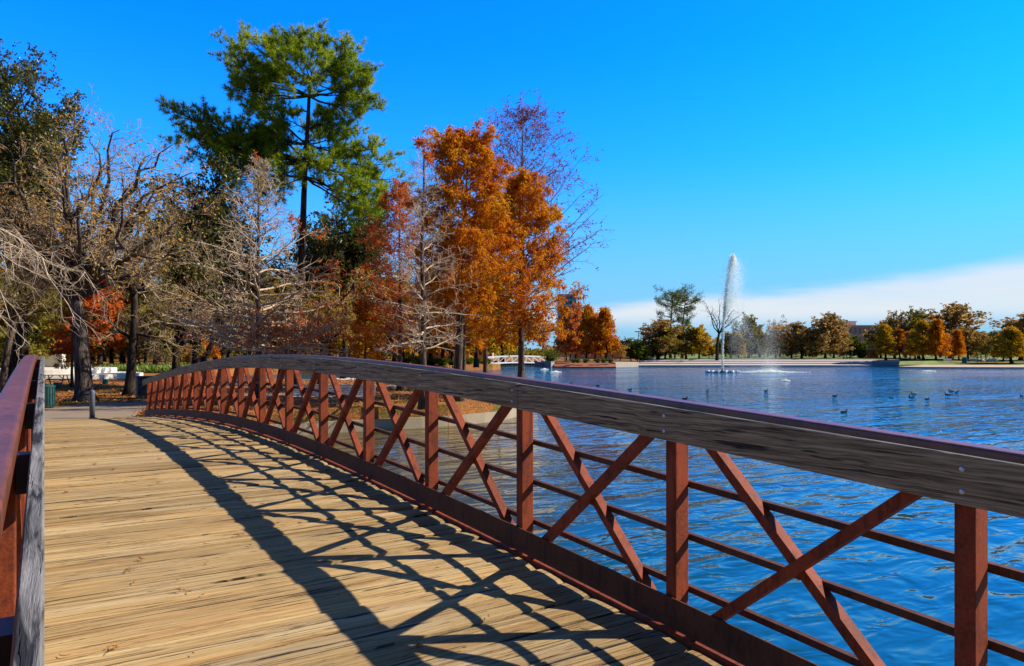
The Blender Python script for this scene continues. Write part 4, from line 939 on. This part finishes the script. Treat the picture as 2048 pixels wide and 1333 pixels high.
for kind, x, z, top, wd, lb in (('olive2', 1462, 190, 665, .9, 'grey green tree veiled by the fountain mist beside the jet'), ('goldcyp', 1478, 182, 668, 1.1, 'small gold tree veiled by the fountain mist'), ('olive', 1497, 186, 632, .8, 'tall dark tree veiled by the fountain mist'),
     ('olive', 1520, 200, 664, 1.1, 'dark rounded tree behind the falling fountain mist'), ('greyoak', 1551, 188, 640, .8, 'thin grey leaved tree at the edge of the fountain mist'), ('olive2', 1560, 205, 668, 1.2, 'wide olive tree behind the thin grey leaved tree'), ('brown2', 1583, 190, 665, 1.2, 'brown leaved wide tree right of the mist'),
     ('brown', 1604, 185, 646, 1.0, 'brown grey tree beside the tall lamp among dark trees'), ('olive', 1625, 200, 668, 1.1, 'dark tree behind the tall lamp post'), ('brown', 1650, 182, 628, .85, 'tall brown leaved tree left of the brick building'), ('brown2', 1667, 186, 640, .9, 'brown leaved tree touching the brick building'),
     ('green', 1700, 190, 672, 1.1, 'round green tree in front of the brick building'), ('shrub', 1722, 195, 690, 1.2, 'low pale bushes beside the orange kiosk'), ('brown2', 1790, 186, 625, .8, 'brown and rust tree rising behind the gold cypress by the terrace end'), ('goldcyp', 1772, 168, 650, 1.2, 'gold brown cypress by the terrace end'),
     ('orange', 1800, 182, 660, 1.1, 'orange cypress next to the gold brown cypress at the terrace end'), ('olive', 1838, 186, 620, .9, 'grey green tall tree behind the green gold cypress'), ('goldcyp', 1848, 166, 642, 1.15, 'green gold cypress above the spit'), ('goldcyp', 1830, 172, 660, 1.1, 'shaded gold cypress beside the green gold cypress'),
     ('orange', 1872, 162, 640, 1.1, 'tall orange cypress in the middle of the spit trees'), ('brown', 1902, 182, 609, 1.0, 'tallest tree beyond the spit, green topped with tan leaves'), ('orange', 1918, 164, 660, .95, 'red orange cypress beside the trash bin on the spit'), ('rust', 1892, 168, 668, 1.0, 'small rust cypress between the spit cypresses'),
     ('brown', 1935, 178, 655, 1.0, 'tan leaved tree at the right edge of the spit group'), ('green', 1972, 215, 664, 1.2, 'round grey green tree far behind the picnic crowd'), ('olive', 1990, 225, 672, 1.2, 'dull green tree behind the dark gold tree at the picture edge'),
     ('goldcyp', 2024, 151, 655, 1.5, 'dark gold cypress with its trunk on the spit at the picture edge'), ('brown', 2040, 170, 630, 1.3, 'big brown green tree behind the dark gold cypress at the picture edge'), ('goldcyp', 2005, 165, 664, 1.2, 'orange brown cypress left of the dark gold cypress')):
    far(kind, x, z, top, lb, None, 1.4 if x < 1990 else LAND, wd)
for kind, x, z, top, wd, lb in (('olive', 1478, 215, 672, 1.2, 'dull olive tree far behind the fountain jet'), ('brown', 1536, 210, 668, 1.2, 'brown tree behind the falling spray'), ('olive2', 1612, 215, 672, 1.3, 'low olive tree behind the brown grey tree'), ('green', 1680, 205, 676, 1.2, 'green tree between the tall brown tree and the brick building'),
     ('olive', 1752, 205, 668, 1.1, 'olive tree behind the orange kiosk'), ('brown', 1762, 190, 648, .9, 'tan leaved tree behind the kiosk and the gold brown cypress'), ('brown2', 1812, 195, 640, .9, 'brown tree between the gold brown cypress and the green gold cypress'), ('olive2', 1880, 205, 655, 1.0, 'olive tree behind the tall orange cypress'), ('olive', 1955, 200, 668, 1.2, 'olive tree at the right end of the spit trees'), ('rust', 1820, 176, 664, .9, 'small rust cypress at the water wall')):
    far(kind, x, z, top, lb, None, 1.4, wd)
# a belt of lower trees closing the horizon
bl = np.random.default_rng(8)
for kk, lb in (('olive', 'low olive tree in the belt behind the far lawn'), ('olive2', 'low dull green tree in the belt behind the far lawn'), ('brown2', 'low brown tree in the belt behind the far lawn'), ('green', 'low green tree in the belt behind the far lawn')):
    for k in range(15):
        x = bl.uniform(1210, 2150); plant(kk, x, bl.uniform(215, 290), bl.uniform(4.5, 8), lb, lb.replace('tree', 'trees'), 1.8, 1.5)
fw = np.random.default_rng(31)
for nm, xa, xb, za, zb_, hh, n, lm, lb in (('far_wood', 1000, 2700, 300, 340, 7.0, 26000, 'lf_olive', 'distant dark wood closing the view beyond the far lawn'), ('far_wood', -700, 1010, 215, 260, 15.0, 42000, 'lf_olive', 'distant olive wood closing the view behind the near park')):
    mb = MB(); x = fw.uniform(xa, xb, n); z = fw.uniform(za, zb_, n); p = EYE + z[:, None] * (FW + ((x - 1024) / FPX)[:, None] * RT)
    top = hh * (.62 + .22 * np.sin(x * .021) + .16 * np.sin(x * .057 + 1)); p[:, 2] = LAND + top * fw.random(n) ** .8
    mb.leaves(p, .9, 1.3, fw); tag(mb.build(nm, M[lm]), lb, 'wood', kind='stuff')
# hedge plants along the red bank and far left bank
for i, (x, z) in enumerate(((1146, 151), (1156, 151.5), (1170, 151), (1196, 150.8), (1206, 151.2), (1220, 152), (1100, 156))):
    plant('shrub', x, z, 1.0 if i < 6 else 2.6, 'small green shrub on the red mulch bank below the rust cypresses' if i < 6 else 'round grey green bush at the end of the white footbridge', 'small shrubs on the red mulch bank' if i < 6 else None, LAND, 1.5)
sb = np.random.default_rng(4)
for i in range(14):
    plant('shrub', 815 + i * 12.5 + sb.normal(0, 3), 122 + max(0, i - 6) * 2 + sb.normal(0, 1), sb.uniform(.7, 1.4), 'low green shrub on the bank beyond the inlet', 'low shrubs on the bank beyond the inlet', LAND, 1.8)

# fountain: ring of floats, jet, falling spray
fz = 117; fb = G(1445, fz, 0); ft = thing('fountain', 'tall white fountain jet rising from a ring of floats on the lake', 'fountain', fb)
for k in range(14):
    a = 6.283 * k / 14; mb = MB(); c = np.array([2.55 * math.cos(a), 2.55 * math.sin(a), .02]); r = .24 + .06 * math.sin(k * 2.1)
    mb.lathe(c, [(.02, -.2), (r * .8, -.12), (r, .04), (r * .75, .2), (.03, .27)], 10); mb.build('float', M['white'], ft, True)
mb = MB(); th = np.linspace(0, 6.283, 33); mb.tube([(2.45 * math.cos(a), 2.45 * math.sin(a), .05) for a in th], .09, 6); mb.build('ring', M['pole'], ft, True)
mb = MB(); mb.lathe((0, 0, -.2), [(.25, 0), (.25, .4), (.12, .6), (.1, .75)], 10); mb.build('nozzle', M['pole'], ft)
fr = np.random.default_rng(12); HJ = 18.9
def drops(mb, p, s):       # little flakes of white water, mostly turned towards the light
    N = len(p); s = s.reshape(-1, 1) * 1.5; nr = np.array(SUN) * .9 - FW * .8 + fr.normal(0, .55, (N, 3)); nr /= np.linalg.norm(nr, axis=1)[:, None]
    u = np.cross(nr, fr.normal(size=(N, 3))); u /= np.linalg.norm(u, axis=1)[:, None]; v = np.cross(nr, u)
    mb.add(np.stack([p - u * s, p - v * s * .8, p + u * s, p + v * s * .8], 1).reshape(-1, 3), np.arange(N)[:, None] * 4 + np.arange(4)[None])
def plume(n, t, r, drift, size):
    h = HJ * t; c = RT[None] * (drift)[:, None] + UPZ[None] * h[:, None]
    a = fr.normal(size=(n, 3)) * r[:, None]; a[:, 2] *= 1.3; return c + a, size
mb = MB()
n = 6000; t = fr.random(n) ** .95; p, s = plume(n, t, .07 + .16 * t ** 1.5, 1.6 * t ** 2.4, fr.uniform(.03, .055, n)); drops(mb, p, s)
n = 15000; t = .45 + .55 * fr.random(n) ** .75; k = np.clip((t - .42) / .58, 0, 1)      # the top breaks up and leans downwind
p, s = plume(n, t, .12 + .62 * np.sin(np.pi * k ** 1.5) ** 1.2, 1.8 * t ** 2.4 + np.abs(fr.normal(0, 1.15, n)) * np.sin(np.pi * k ** 1.3) ** 1.5, fr.uniform(.018, .036, n)); drops(mb, p, s)
n = 9000; k = fr.random(n); hh = HJ * (.95 - .6 * k); w = 1.3 + 1.9 * k ** .6 + fr.normal(0, .28 + .45 * k, n)   # veil dropping from the crest
drops(mb, RT[None] * w[:, None] + UPZ[None] * (hh + fr.normal(0, .6, n))[:, None] + FW[None] * fr.normal(0, .5, n)[:, None], fr.uniform(.011, .020, n))
mb.build('water_jet', M['drops'], ft)
mb = MB(); n = 26000       # drifting drops fall away downwind
q = fr.random(n); top_ = HJ * fr.uniform(.55, .98, n); fall = q ** .7; hz_ = top_ * (1 - fall)
dr_ = 1.0 + (1 - hz_ / HJ) * fr.uniform(.3, 8.5, n) * fall ** .5 + fr.normal(0, .35, n)
p = RT[None] * dr_[:, None] + UPZ[None] * hz_[:, None] + FW[None] * fr.normal(0, .9, n)[:, None]; drops(mb, p, fr.uniform(.010, .019, n))
n = 14000; xx = 7.8 + fr.normal(0, .9, n); p = RT[None] * xx[:, None] + FW[None] * fr.normal(0, .9, n)[:, None] + UPZ[None] * (fr.random(n) ** 1.4 * 9)[:, None]; drops(mb, p, fr.uniform(.010, .018, n))
mb.build('spray', M['drops'], ft)
mb = MB(); n = 6500; xx = 7.6 + fr.normal(0, 2.3, n); p = RT[None] * xx[:, None] + FW[None] * fr.normal(0, 1.2, n)[:, None] + UPZ[None] * np.abs(fr.normal(0, .16, n))[:, None] * np.exp(-((xx - 7.6) / 2.2) ** 2)[:, None]
drops(mb, p, fr.uniform(.02, .06, n)); mb.build('splash', M['drops'], ft)
def aerator(x, z, w, h, label):
    b = thing('aerator', label, 'aerator', G(x, z, 0)); mb = MB(); n = 2600; a = fr.uniform(0, 6.283, n); r = w / 2 * np.sqrt(fr.random(n))
    hh = np.where(fr.random(n) < .5, .06, h) * np.exp(-(r / (w * .22)) ** 2) * fr.random(n) + .02
    drops(mb, np.stack([r * np.cos(a), r * np.sin(a), hh], 1), fr.uniform(.02, .05, n)); mb.build('foam', M['drops'], b)
    mb = MB(); mb.lathe((0, 0, -.15), [(.3, 0), (.3, .2), (.1, .28)], 10); mb.build('float', M['pole'], b)
aerator(1112, 116, 1.9, .25, 'low white bubbling aerator in front of the rust cypress reflections')
aerator(1089, 134, 1.5, .25, 'small white bubbling aerator near the white footbridge')
aerator(1571, 82, 1.0, .2, 'small bubbling aerator on open water right of the fountain')
aerator(1858, 122, 2.0, .15, 'faint bubbling aerator near the grassy spit')

# coots
def coot():
    r = thing('coot', 'x', 'bird'); mb = MB()
    pts = [(-.24, 0, .10), (-.20, 0, .09), (-.12, 0, .06), (0, 0, .045), (.10, 0, .06), (.15, 0, .10), (.165, 0, .155), (.175, 0, .20), (.20, 0, .215), (.225, 0, .208)]
    rad = [.008, .035, .075, .092, .075, .05, .034, .036, .034, .012]
    mb.tube(pts, rad, 10); mb.build('body', M['feather'], r, True)
    mb = MB(); mb.tube([(.222, 0, .206), (.262, 0, .197)], [.011, .003], 6); mb.build('bill', M['bill'], r)
    return r
CO = [(1688, 823, 1, 'the nearest, swimming right, below the tall brown tree'), (1670, 790, 1, 'below the tall lamp among dark trees'), (1783, 794, 0, 'below the gold brown cypress, facing left'), (1827, 786, 0, 'the farther of a close trio of coots'), (1819, 791, 2, 'head raised, in a close trio of coots'),
      (1824, 794, 1, 'the nearest of a close trio of coots'), (1854, 796, 1, 'below the green gold cypress, apart from the trio'), (1902, 781, 0, 'left one of a pair swimming in line'), (1913, 782, 1, 'right one of a pair swimming in line'), (1895, 788, 0, 'just short of the pair swimming in line'), (2044, 790, 0, 'at the picture edge'),
      (1214, 780, 0, 'farthest left of the row near the rail below the kerb wall'), (1230, 782, 1, 'second in the row near the bridge rail'), (1243, 784, 1, 'stretched low, in the row near the bridge rail'), (1260, 777, 1, 'farthest out of the row near the bridge rail'), (1281, 787, 2, 'upright, below the round green trees'),
      (1415, 780, 2, 'below the float ring of the fountain'), (1370, 796, 1, 'close to the bridge rail below the far pines'), (1532, 780, 1, 'beyond the fountain splash, swimming right'), (1142, 764, 1, 'near the bubbling aerator'), (1196, 769, 1, 'below the bright rust cypress')]
FIRST = None
for i, (x, y, face, lb) in enumerate(CO):
    o = copy_tree(FIRST) if FIRST else coot()
    FIRST = FIRST or o
    z = FPX * EYE_Z / (y + 3 - HZ); o.location = G(x, z, -.03); a = {1: math.atan2(RT[1], RT[0]), 0: math.atan2(-RT[1], -RT[0]), 2: math.atan2(RT[1], RT[0]) + .9}[face] + prng.uniform(-.3, .3)
    o.rotation_euler = (0, 0, a); s = prng.uniform(.7, .95); o.scale = (s, s, s * prng.uniform(.9, 1.15)); tag(o, 'black coot ' + lb, 'bird', 'coots on the lake')

# ------------------------------------------------------------------ near park furniture
bo = thing('bollard', 'slate grey steel bollard in the middle of the path at the bridge end', 'bollard', G(184.5, 25.2, .98))
mb = MB(); mb.lathe((0, 0, 0), [(.085, 0), (.085, .93), (.08, .955), (.06, .975), (.01, .985)], 20); mb.build('post', M['slate'], bo, True)
mb = MB(); mb.lathe((0, 0, 0), [(.14, 0), (.14, .012), (.09, .014)], 20); mb.build('base_plate', M['kerb'], bo)
tb = thing('trash_bin', 'dark green slatted trash bin behind the left railing', 'trash bin', G(94, 30, LAND))
mb = MB()
for k in range(18):
    a = 6.283 * k / 18; mb.obox((.28 * math.cos(a), .28 * math.sin(a), .45), np.array([-math.sin(a), math.cos(a), 0]) * .036, np.array([math.cos(a), math.sin(a), 0]) * .012, UPZ * .42)
mb.build('side', M['green_paint'], tb)
mb = MB(); mb.lathe((0, 0, 0), [(.24, .05), (.25, .84)], 16); mb.build('liner', M['black'], tb)
mb = MB(); mb.lathe((0, 0, 0), [(.31, .86), (.31, .9), (.2, .95), (.17, .93)], 18); mb.build('lid', M['green_paint'], tb)
bx_ = thing('trash_bin', 'square black bin beside the black trunked oak at the path', 'trash bin', G(292, 36, LAND))
mb = MB(); mb.box(-.42, .42, -.4, .4, .05, 1.05); mb.build('body', M['black'], bx_)
mb = MB(); mb.box(-.46, .46, -.44, .44, 1.053, 1.12); mb.build('lid', M['black'], bx_)
for sx in (-.36, .36):
    mb = MB(); mb.box(sx - .05, sx + .05, -.35, .35, 0, .048); mb.build('foot', M['black'], bx_)
# picnic table
def picnic(x, z, rz, label):
    t = thing('picnic_table', label, 'picnic table', G(x, z, LAND), rz)
    mb = MB()
    for k in range(5): mb.box(-.95, .95, -.37 + .15 * k, -.23 + .15 * k, .72, .76)
    mb.build('table_top', M['bench'], t)
    for s in (-1, 1):
        mb = MB(); mb.box(-.95, .95, s * .72 - .13, s * .72 + .13, .42, .46); mb.build('seat', M['green_paint'], t)
    for sx in (-.6, .6):
        mb = MB(); mb.bar((sx, -.72, .41), (sx, .72, .41), .05, .05); mb.bar((sx, -.6, 0), (sx, -.2, .71), .05, .05); mb.bar((sx, .6, 0), (sx, .2, .71), .05, .05); mb.build('leg', M['brown_metal'], t)
        mb = MB(); mb.bar((sx, 0, .41), (sx * .3, 0, .71), .04, .04); mb.build('brace', M['brown_metal'], t)
picnic(112, 49, -YAW + .1, 'grey topped picnic table with brown metal legs left of the big oak')
for x, z, lb in ((114, 46.5, 'small teal pot under the picnic table'), (211, 52, 'small teal pot by the plaza edge right of the big oak')):
    p_ = thing('pot', lb, 'pot', G(x, z, LAND)); mb = MB(); mb.lathe((0, 0, 0), [(.16, 0), (.21, .2), (.20, .32), (.17, .33), (.16, .28)], 14); mb.build('body', M['teal'], p_, True)
    mb = MB(); mb.lathe((0, 0, 0), [(.225, .30), (.225, .345), (.19, .35)], 14); mb.build('rim', M['teal'], p_, True)
# plaza: round stone stage of two tiers and a block wall
for nm, cx, cz, r, Z in (('plaza', 120, 64, 6.6, .42), ('plaza_tier', 105, 66, 5.2, .86)):
    mb = MB(); c = G(cx, cz, LAND - .02); mb.lathe(c, [(r, 0), (r, Z - .06), (r - .03, Z), (.05, Z + .004)], 64); structure(nm, mb, M['stone'])
ww = G(98, 70, LAND); mb = MB(); mb.obox(ww + UPZ * 1.05, RT * 1.45, FW * .3, UPZ * 1.05); o = mb.build('stone_wall', M['stone']); tag(o, 'cream stone block wall at the back of the round plaza', 'wall')
# benches
def bench(x, z, rz, label):
    b = thing('park_bench', label, 'bench', G(x, z, LAND), rz)
    mb = MB()
    for k in range(5): mb.box(-.92, .92, -.24 + .1 * k, -.165 + .1 * k, .43, .455)
    mb.build('seat', M['bench'], b); mb = MB()
    for k in range(5):
        yb = .27 + .04 * k; zb_ = .50 + .095 * k; mb.obox((0, yb, zb_), (.92, 0, 0), (0, .013, .004), (0, -.012, .038))
    mb.build('backrest', M['bench'], b)
    for s in (-.8, .8):
        mb = MB(); mb.tube([(s, -.25, 0), (s, -.22, .25), (s, -.25, .42)], .02, 6); mb.tube([(s, .34, 0), (s, .22, .22), (s, .26, .45), (s, .45, .92)], .02, 6); mb.tube([(s, -.24, .425), (s, .25, .425)], .02, 6); mb.build('leg', M['teal'], b, True)
        mb = MB(); mb.tube([(s, -.25, .42), (s, -.27, .62), (s, -.2, .66), (s, .1, .655), (s, .33, .66)], .018, 6); mb.build('arm', M['teal'], b, True)
bench(620, 30.4, -YAW - .02, 'slatted grey bench seen through the railing, nearer the bridge end'); bench(704, 30.6, -YAW - .06, 'slatted grey bench seen through the railing below the yellowing oak')
bench(470, 41, -YAW + .15, 'slatted grey bench in tree shade behind the bridge crest')
def farbench(x, z, label):
    o = copy_tree(BN); o.location = G(x, z, LAND); o.rotation_euler = (0, 0, -YAW + 3.14); tag(o, label, 'bench'); return o
BN = [o for o in col.objects if o.get('category') == 'bench'][0]
for x, z, lb in ((1893, 152, 'dark bench on the spit left of the trash bin'), (1946, 151, 'dark bench on the spit right of the trash bin'), (1982, 150.5, 'dark bench on the spit toward the dark gold cypress')): farbench(x, z, lb)
t2 = copy_tree(tb); t2.location = G(1929, 149, LAND); t2.scale = (1.6, 1.6, 1.25); tag(t2, 'dark blue green trash bin standing on the grassy spit', 'trash bin')
# rocks along the back of the inlet
rk = np.random.default_rng(6)
for i in range(16):
    x = 664 + i * 6.2; mb = MB(); r = rk.uniform(.16, .34); n = 9
    pr = [(.02, -.25), (.8, -.15), (1, .1), (.75, .45), (.3, .62), (.02, .65)]
    th = np.linspace(0, 6.283, n, endpoint=False); c = G(x, 60.2 + rk.normal(0, .3), LAND - .1)
    jit = rk.uniform(.7, 1.25, (len(pr), n)); rg = [[(c[0] + a * r * 1.5 * math.cos(t) * jit[k, j], c[1] + a * r * math.sin(t) * jit[k, j], c[2] + h * r * 1.3) for j, t in enumerate(th)] for k, (a, h) in enumerate(pr)]
    mb.loft(rg, True); o = mb.build('rock', M['rock']); tag(o, 'pale rough rock in the row edging the inlet behind the benches', 'rock', 'rocks edging the inlet')
# clump of fallen leaves by the rail end, litter under the trees, ground cover beyond the plaza
lr_ = np.random.default_rng(15); c = np.array([3.25, 28.75, LAND]); mb = MB(); n = 900; q = lr_.normal(size=(n, 3)) * [.22, .18, .13]; q[:, 2] = np.abs(q[:, 2]) + .02; mb.leaves(c + q, .05, .09, lr_)
tag(mb.build('leaf_heap', M['litter']), 'heap of brick coloured dry leaves against the end post of the right railing', 'leaf litter', kind='stuff')
mb = MB(); n = 26000; x = lr_.uniform(-150, 1000, n); z = lr_.uniform(27.5, 62, n); pp = EYE + z[:, None] * (FW + ((x - 1024) / FPX)[:, None] * RT); pp[:, 2] = LAND + .01 + lr_.random(n) * .03
k = (np.array([(p_[1] > 29.6) for p_ in pp])) & ~((np.abs(pp[:, 0] - 1.4) < 2.6) & (pp[:, 1] < 37)); k &= ~((x > 430) & (z > 59)); dens = np.sin(pp[:, 0] * .35 + 1) + np.sin(pp[:, 1] * .5) + lr_.normal(0, .8, n); k &= dens > -.6
k &= ~((pp[:, 0] > 17) & (z < 31))
mb.leaves(pp[k], .07, .12, lr_, 0, .75)
tag(mb.build('leaf_litter', M['litter']), 'rust coloured fallen leaves covering the ground under the near trees', 'leaf litter', kind='stuff')
mb = MB(); n = 16000; x = lr_.uniform(60, 420, n); z = lr_.uniform(78, 96, n); pp = EYE + z[:, None] * (FW + ((x - 1024) / FPX)[:, None] * RT); pp[:, 2] = LAND; mb.leaves(pp, .16, .75, lr_, -2.2)
tag(mb.build('ground_cover', M['lf_cover']), 'pale green strappy ground cover beyond the plaza', 'ground cover', kind='stuff')

# people on the far shore: one continuous skinned body each
def person(name_lbl, x, z, Z0, pose, top, legs, rz):
    r = thing('person', name_lbl, 'person', G(x, z, Z0), rz)
    if pose == 'stand':
        J = {'pel': (0, 0, .93, .13), 'ch': (0, .01, 1.25, .15), 'nk': (0, .01, 1.48, .06), 'hd': (0, -.01, 1.58, .09), 'tp': (0, 0, 1.70, .07), 'shl': (-.19, .01, 1.42, .06), 'ell': (-.25, .04, 1.13, .045), 'hal': (-.24, -.06, .88, .035), 'shr': (.19, .01, 1.42, .06), 'elr': (.25, .04, 1.13, .045), 'har': (.22, -.08, .90, .035),
             'hil': (-.09, 0, .88, .10), 'knl': (-.10, -.03, .48, .065), 'anl': (-.11, .03, .08, .045), 'tol': (-.12, -.13, .04, .04), 'hir': (.09, 0, .88, .10), 'knr': (.11, -.01, .48, .065), 'anr': (.13, .06, .08, .045), 'tor': (.14, -.10, .04, .04)}
    else:
        J = {'pel': (0, 0, .14, .15), 'ch': (0, .05, .48, .15), 'nk': (0, .03, .70, .06), 'hd': (0, 0, .80, .09), 'tp': (0, .01, .92, .07), 'shl': (-.19, .04, .63, .06), 'ell': (-.27, -.08, .40, .045), 'hal': (-.15, -.28, .38, .035), 'shr': (.19, .04, .63, .06), 'elr': (.27, -.08, .40, .045), 'har': (.15, -.28, .38, .035),
             'hil': (-.10, -.03, .13, .10), 'knl': (-.2, -.40, .40, .065), 'anl': (-.16, -.62, .08, .045), 'tol': (-.17, -.78, .05, .04), 'hir': (.10, -.03, .13, .10), 'knr': (.2, -.40, .40, .065), 'anr': (.16, -.62, .08, .045), 'tor': (.17, -.78, .05, .04)}
    ks = list(J); E_ = [('pel', 'ch'), ('ch', 'nk'), ('nk', 'hd'), ('hd', 'tp'), ('ch', 'shl'), ('shl', 'ell'), ('ell', 'hal'), ('ch', 'shr'), ('shr', 'elr'), ('elr', 'har'), ('pel', 'hil'), ('hil', 'knl'), ('knl', 'anl'), ('anl', 'tol'), ('pel', 'hir'), ('hir', 'knr'), ('knr', 'anr'), ('anr', 'tor')]
    me = bpy.data.meshes.new('body'); me.from_pydata([J[k][:3] for k in ks], [(ks.index(a), ks.index(b)) for a, b in E_], [])
    o = bpy.data.objects.new('body', me); col.objects.link(o); o.parent = r
    o.modifiers.new('skin', 'SKIN'); o.modifiers.new('sub', 'SUBSURF').levels = 1
    for i, k in enumerate(ks): me.skin_vertices[0].data[i].radius = (J[k][3],) * 2; me.skin_vertices[0].data[i].use_root = (i == 0)
    m, t, b = mat('clothed_person'); sz = t.new('ShaderNodeSeparateXYZ'); t.put(sz.inputs[0], t.obj())
    a_, c_ = (.92, 1.47) if pose == 'stand' else (.24, .69)
    cc = t.mix(t.math('GREATER_THAN', sz.outputs[2], a_), legs, top); cc = t.mix(t.math('GREATER_THAN', sz.outputs[2], c_), cc, (.42, .25, .18)); t.put(b.inputs['Base Color'], cc); b.inputs['Roughness'].default_value = .8
    me.materials.append(m)
    mb = MB(); hx = J['tp']; mb.lathe((hx[0], hx[1] + .015, hx[2] - .07), [(.085, -.03), (.10, .02), (.085, .08), (.03, .115), (.005, .12)], 10); mb.build('hair', M['hair'], r, True)
for a in [('person in dark clothes walking at the top of the terrace steps', 1704, 178, 1.52, 'stand', (.03, .03, .05), (.03, .03, .04), 1.0), ('person in a blue top sitting at the top of the terrace steps', 1694, 177, 1.52, 'sit', (.03, .05, .22), (.04, .04, .06), .2), ('person in dark blue sitting beside the walking person', 1687, 177, 1.52, 'sit', (.02, .03, .10), (.05, .05, .07), -.2),
          ('person in a red top standing on the lawn by the terrace steps', 1676, 182, 1.55, 'stand', (.40, .03, .03), (.05, .05, .06), .5), ('person in red standing under the far green trees', 1316, 178, 1.5, 'stand', (.45, .03, .03), (.06, .03, .03), .3), ('person in orange standing beside the spit cypress trunk', 1896, 166, 1.2, 'stand', (.45, .12, .03), (.04, .04, .05), .6),
          ('person in black standing beside the person in orange', 1902, 166, 1.2, 'stand', (.02, .02, .02), (.02, .02, .03), -.4), ('person in a dark coat sitting on the grass before the picnic crowd', 1955, 158, 1.0, 'sit', (.03, .03, .04), (.03, .03, .05), .3), ('person in a white top in the picnic crowd', 1966, 160, 1.0, 'sit', (.7, .68, .65), (.05, .06, .12), -.3),
          ('person in a maroon top in the picnic crowd', 1972, 161, 1.0, 'stand', (.22, .04, .06), (.03, .03, .05), 0), ('person in a pink top in the picnic crowd', 1979, 160, 1.0, 'sit', (.5, .2, .22), (.1, .1, .12), .2), ('person in pale blue at the right of the picnic crowd', 1990, 159, 1.0, 'sit', (.3, .42, .55), (.05, .05, .08), 0),
          ('person in navy standing behind the picnic crowd', 1962, 166, 1.1, 'stand', (.03, .04, .12), (.03, .03, .04), .2)]: person(*a)
us = thing('sunshade', 'small yellow sunshade on a pole on the far lawn under the pines', 'sunshade', G(1363, 182, 1.6))
mb = MB(); mb.tube([(0, 0, 0), (0, 0, 2.4)], .05, 6); mb.build('pole', M['pole'], us)
mb = MB(); mb.lathe((0, 0, 0), [(1.25, 1.75), (1.2, 1.8), (.5, 2.2), (.05, 2.4)], 8); mb.build('canopy', M['yellow'], us)
# remove unused prototypes' leftovers: none are kept off stage
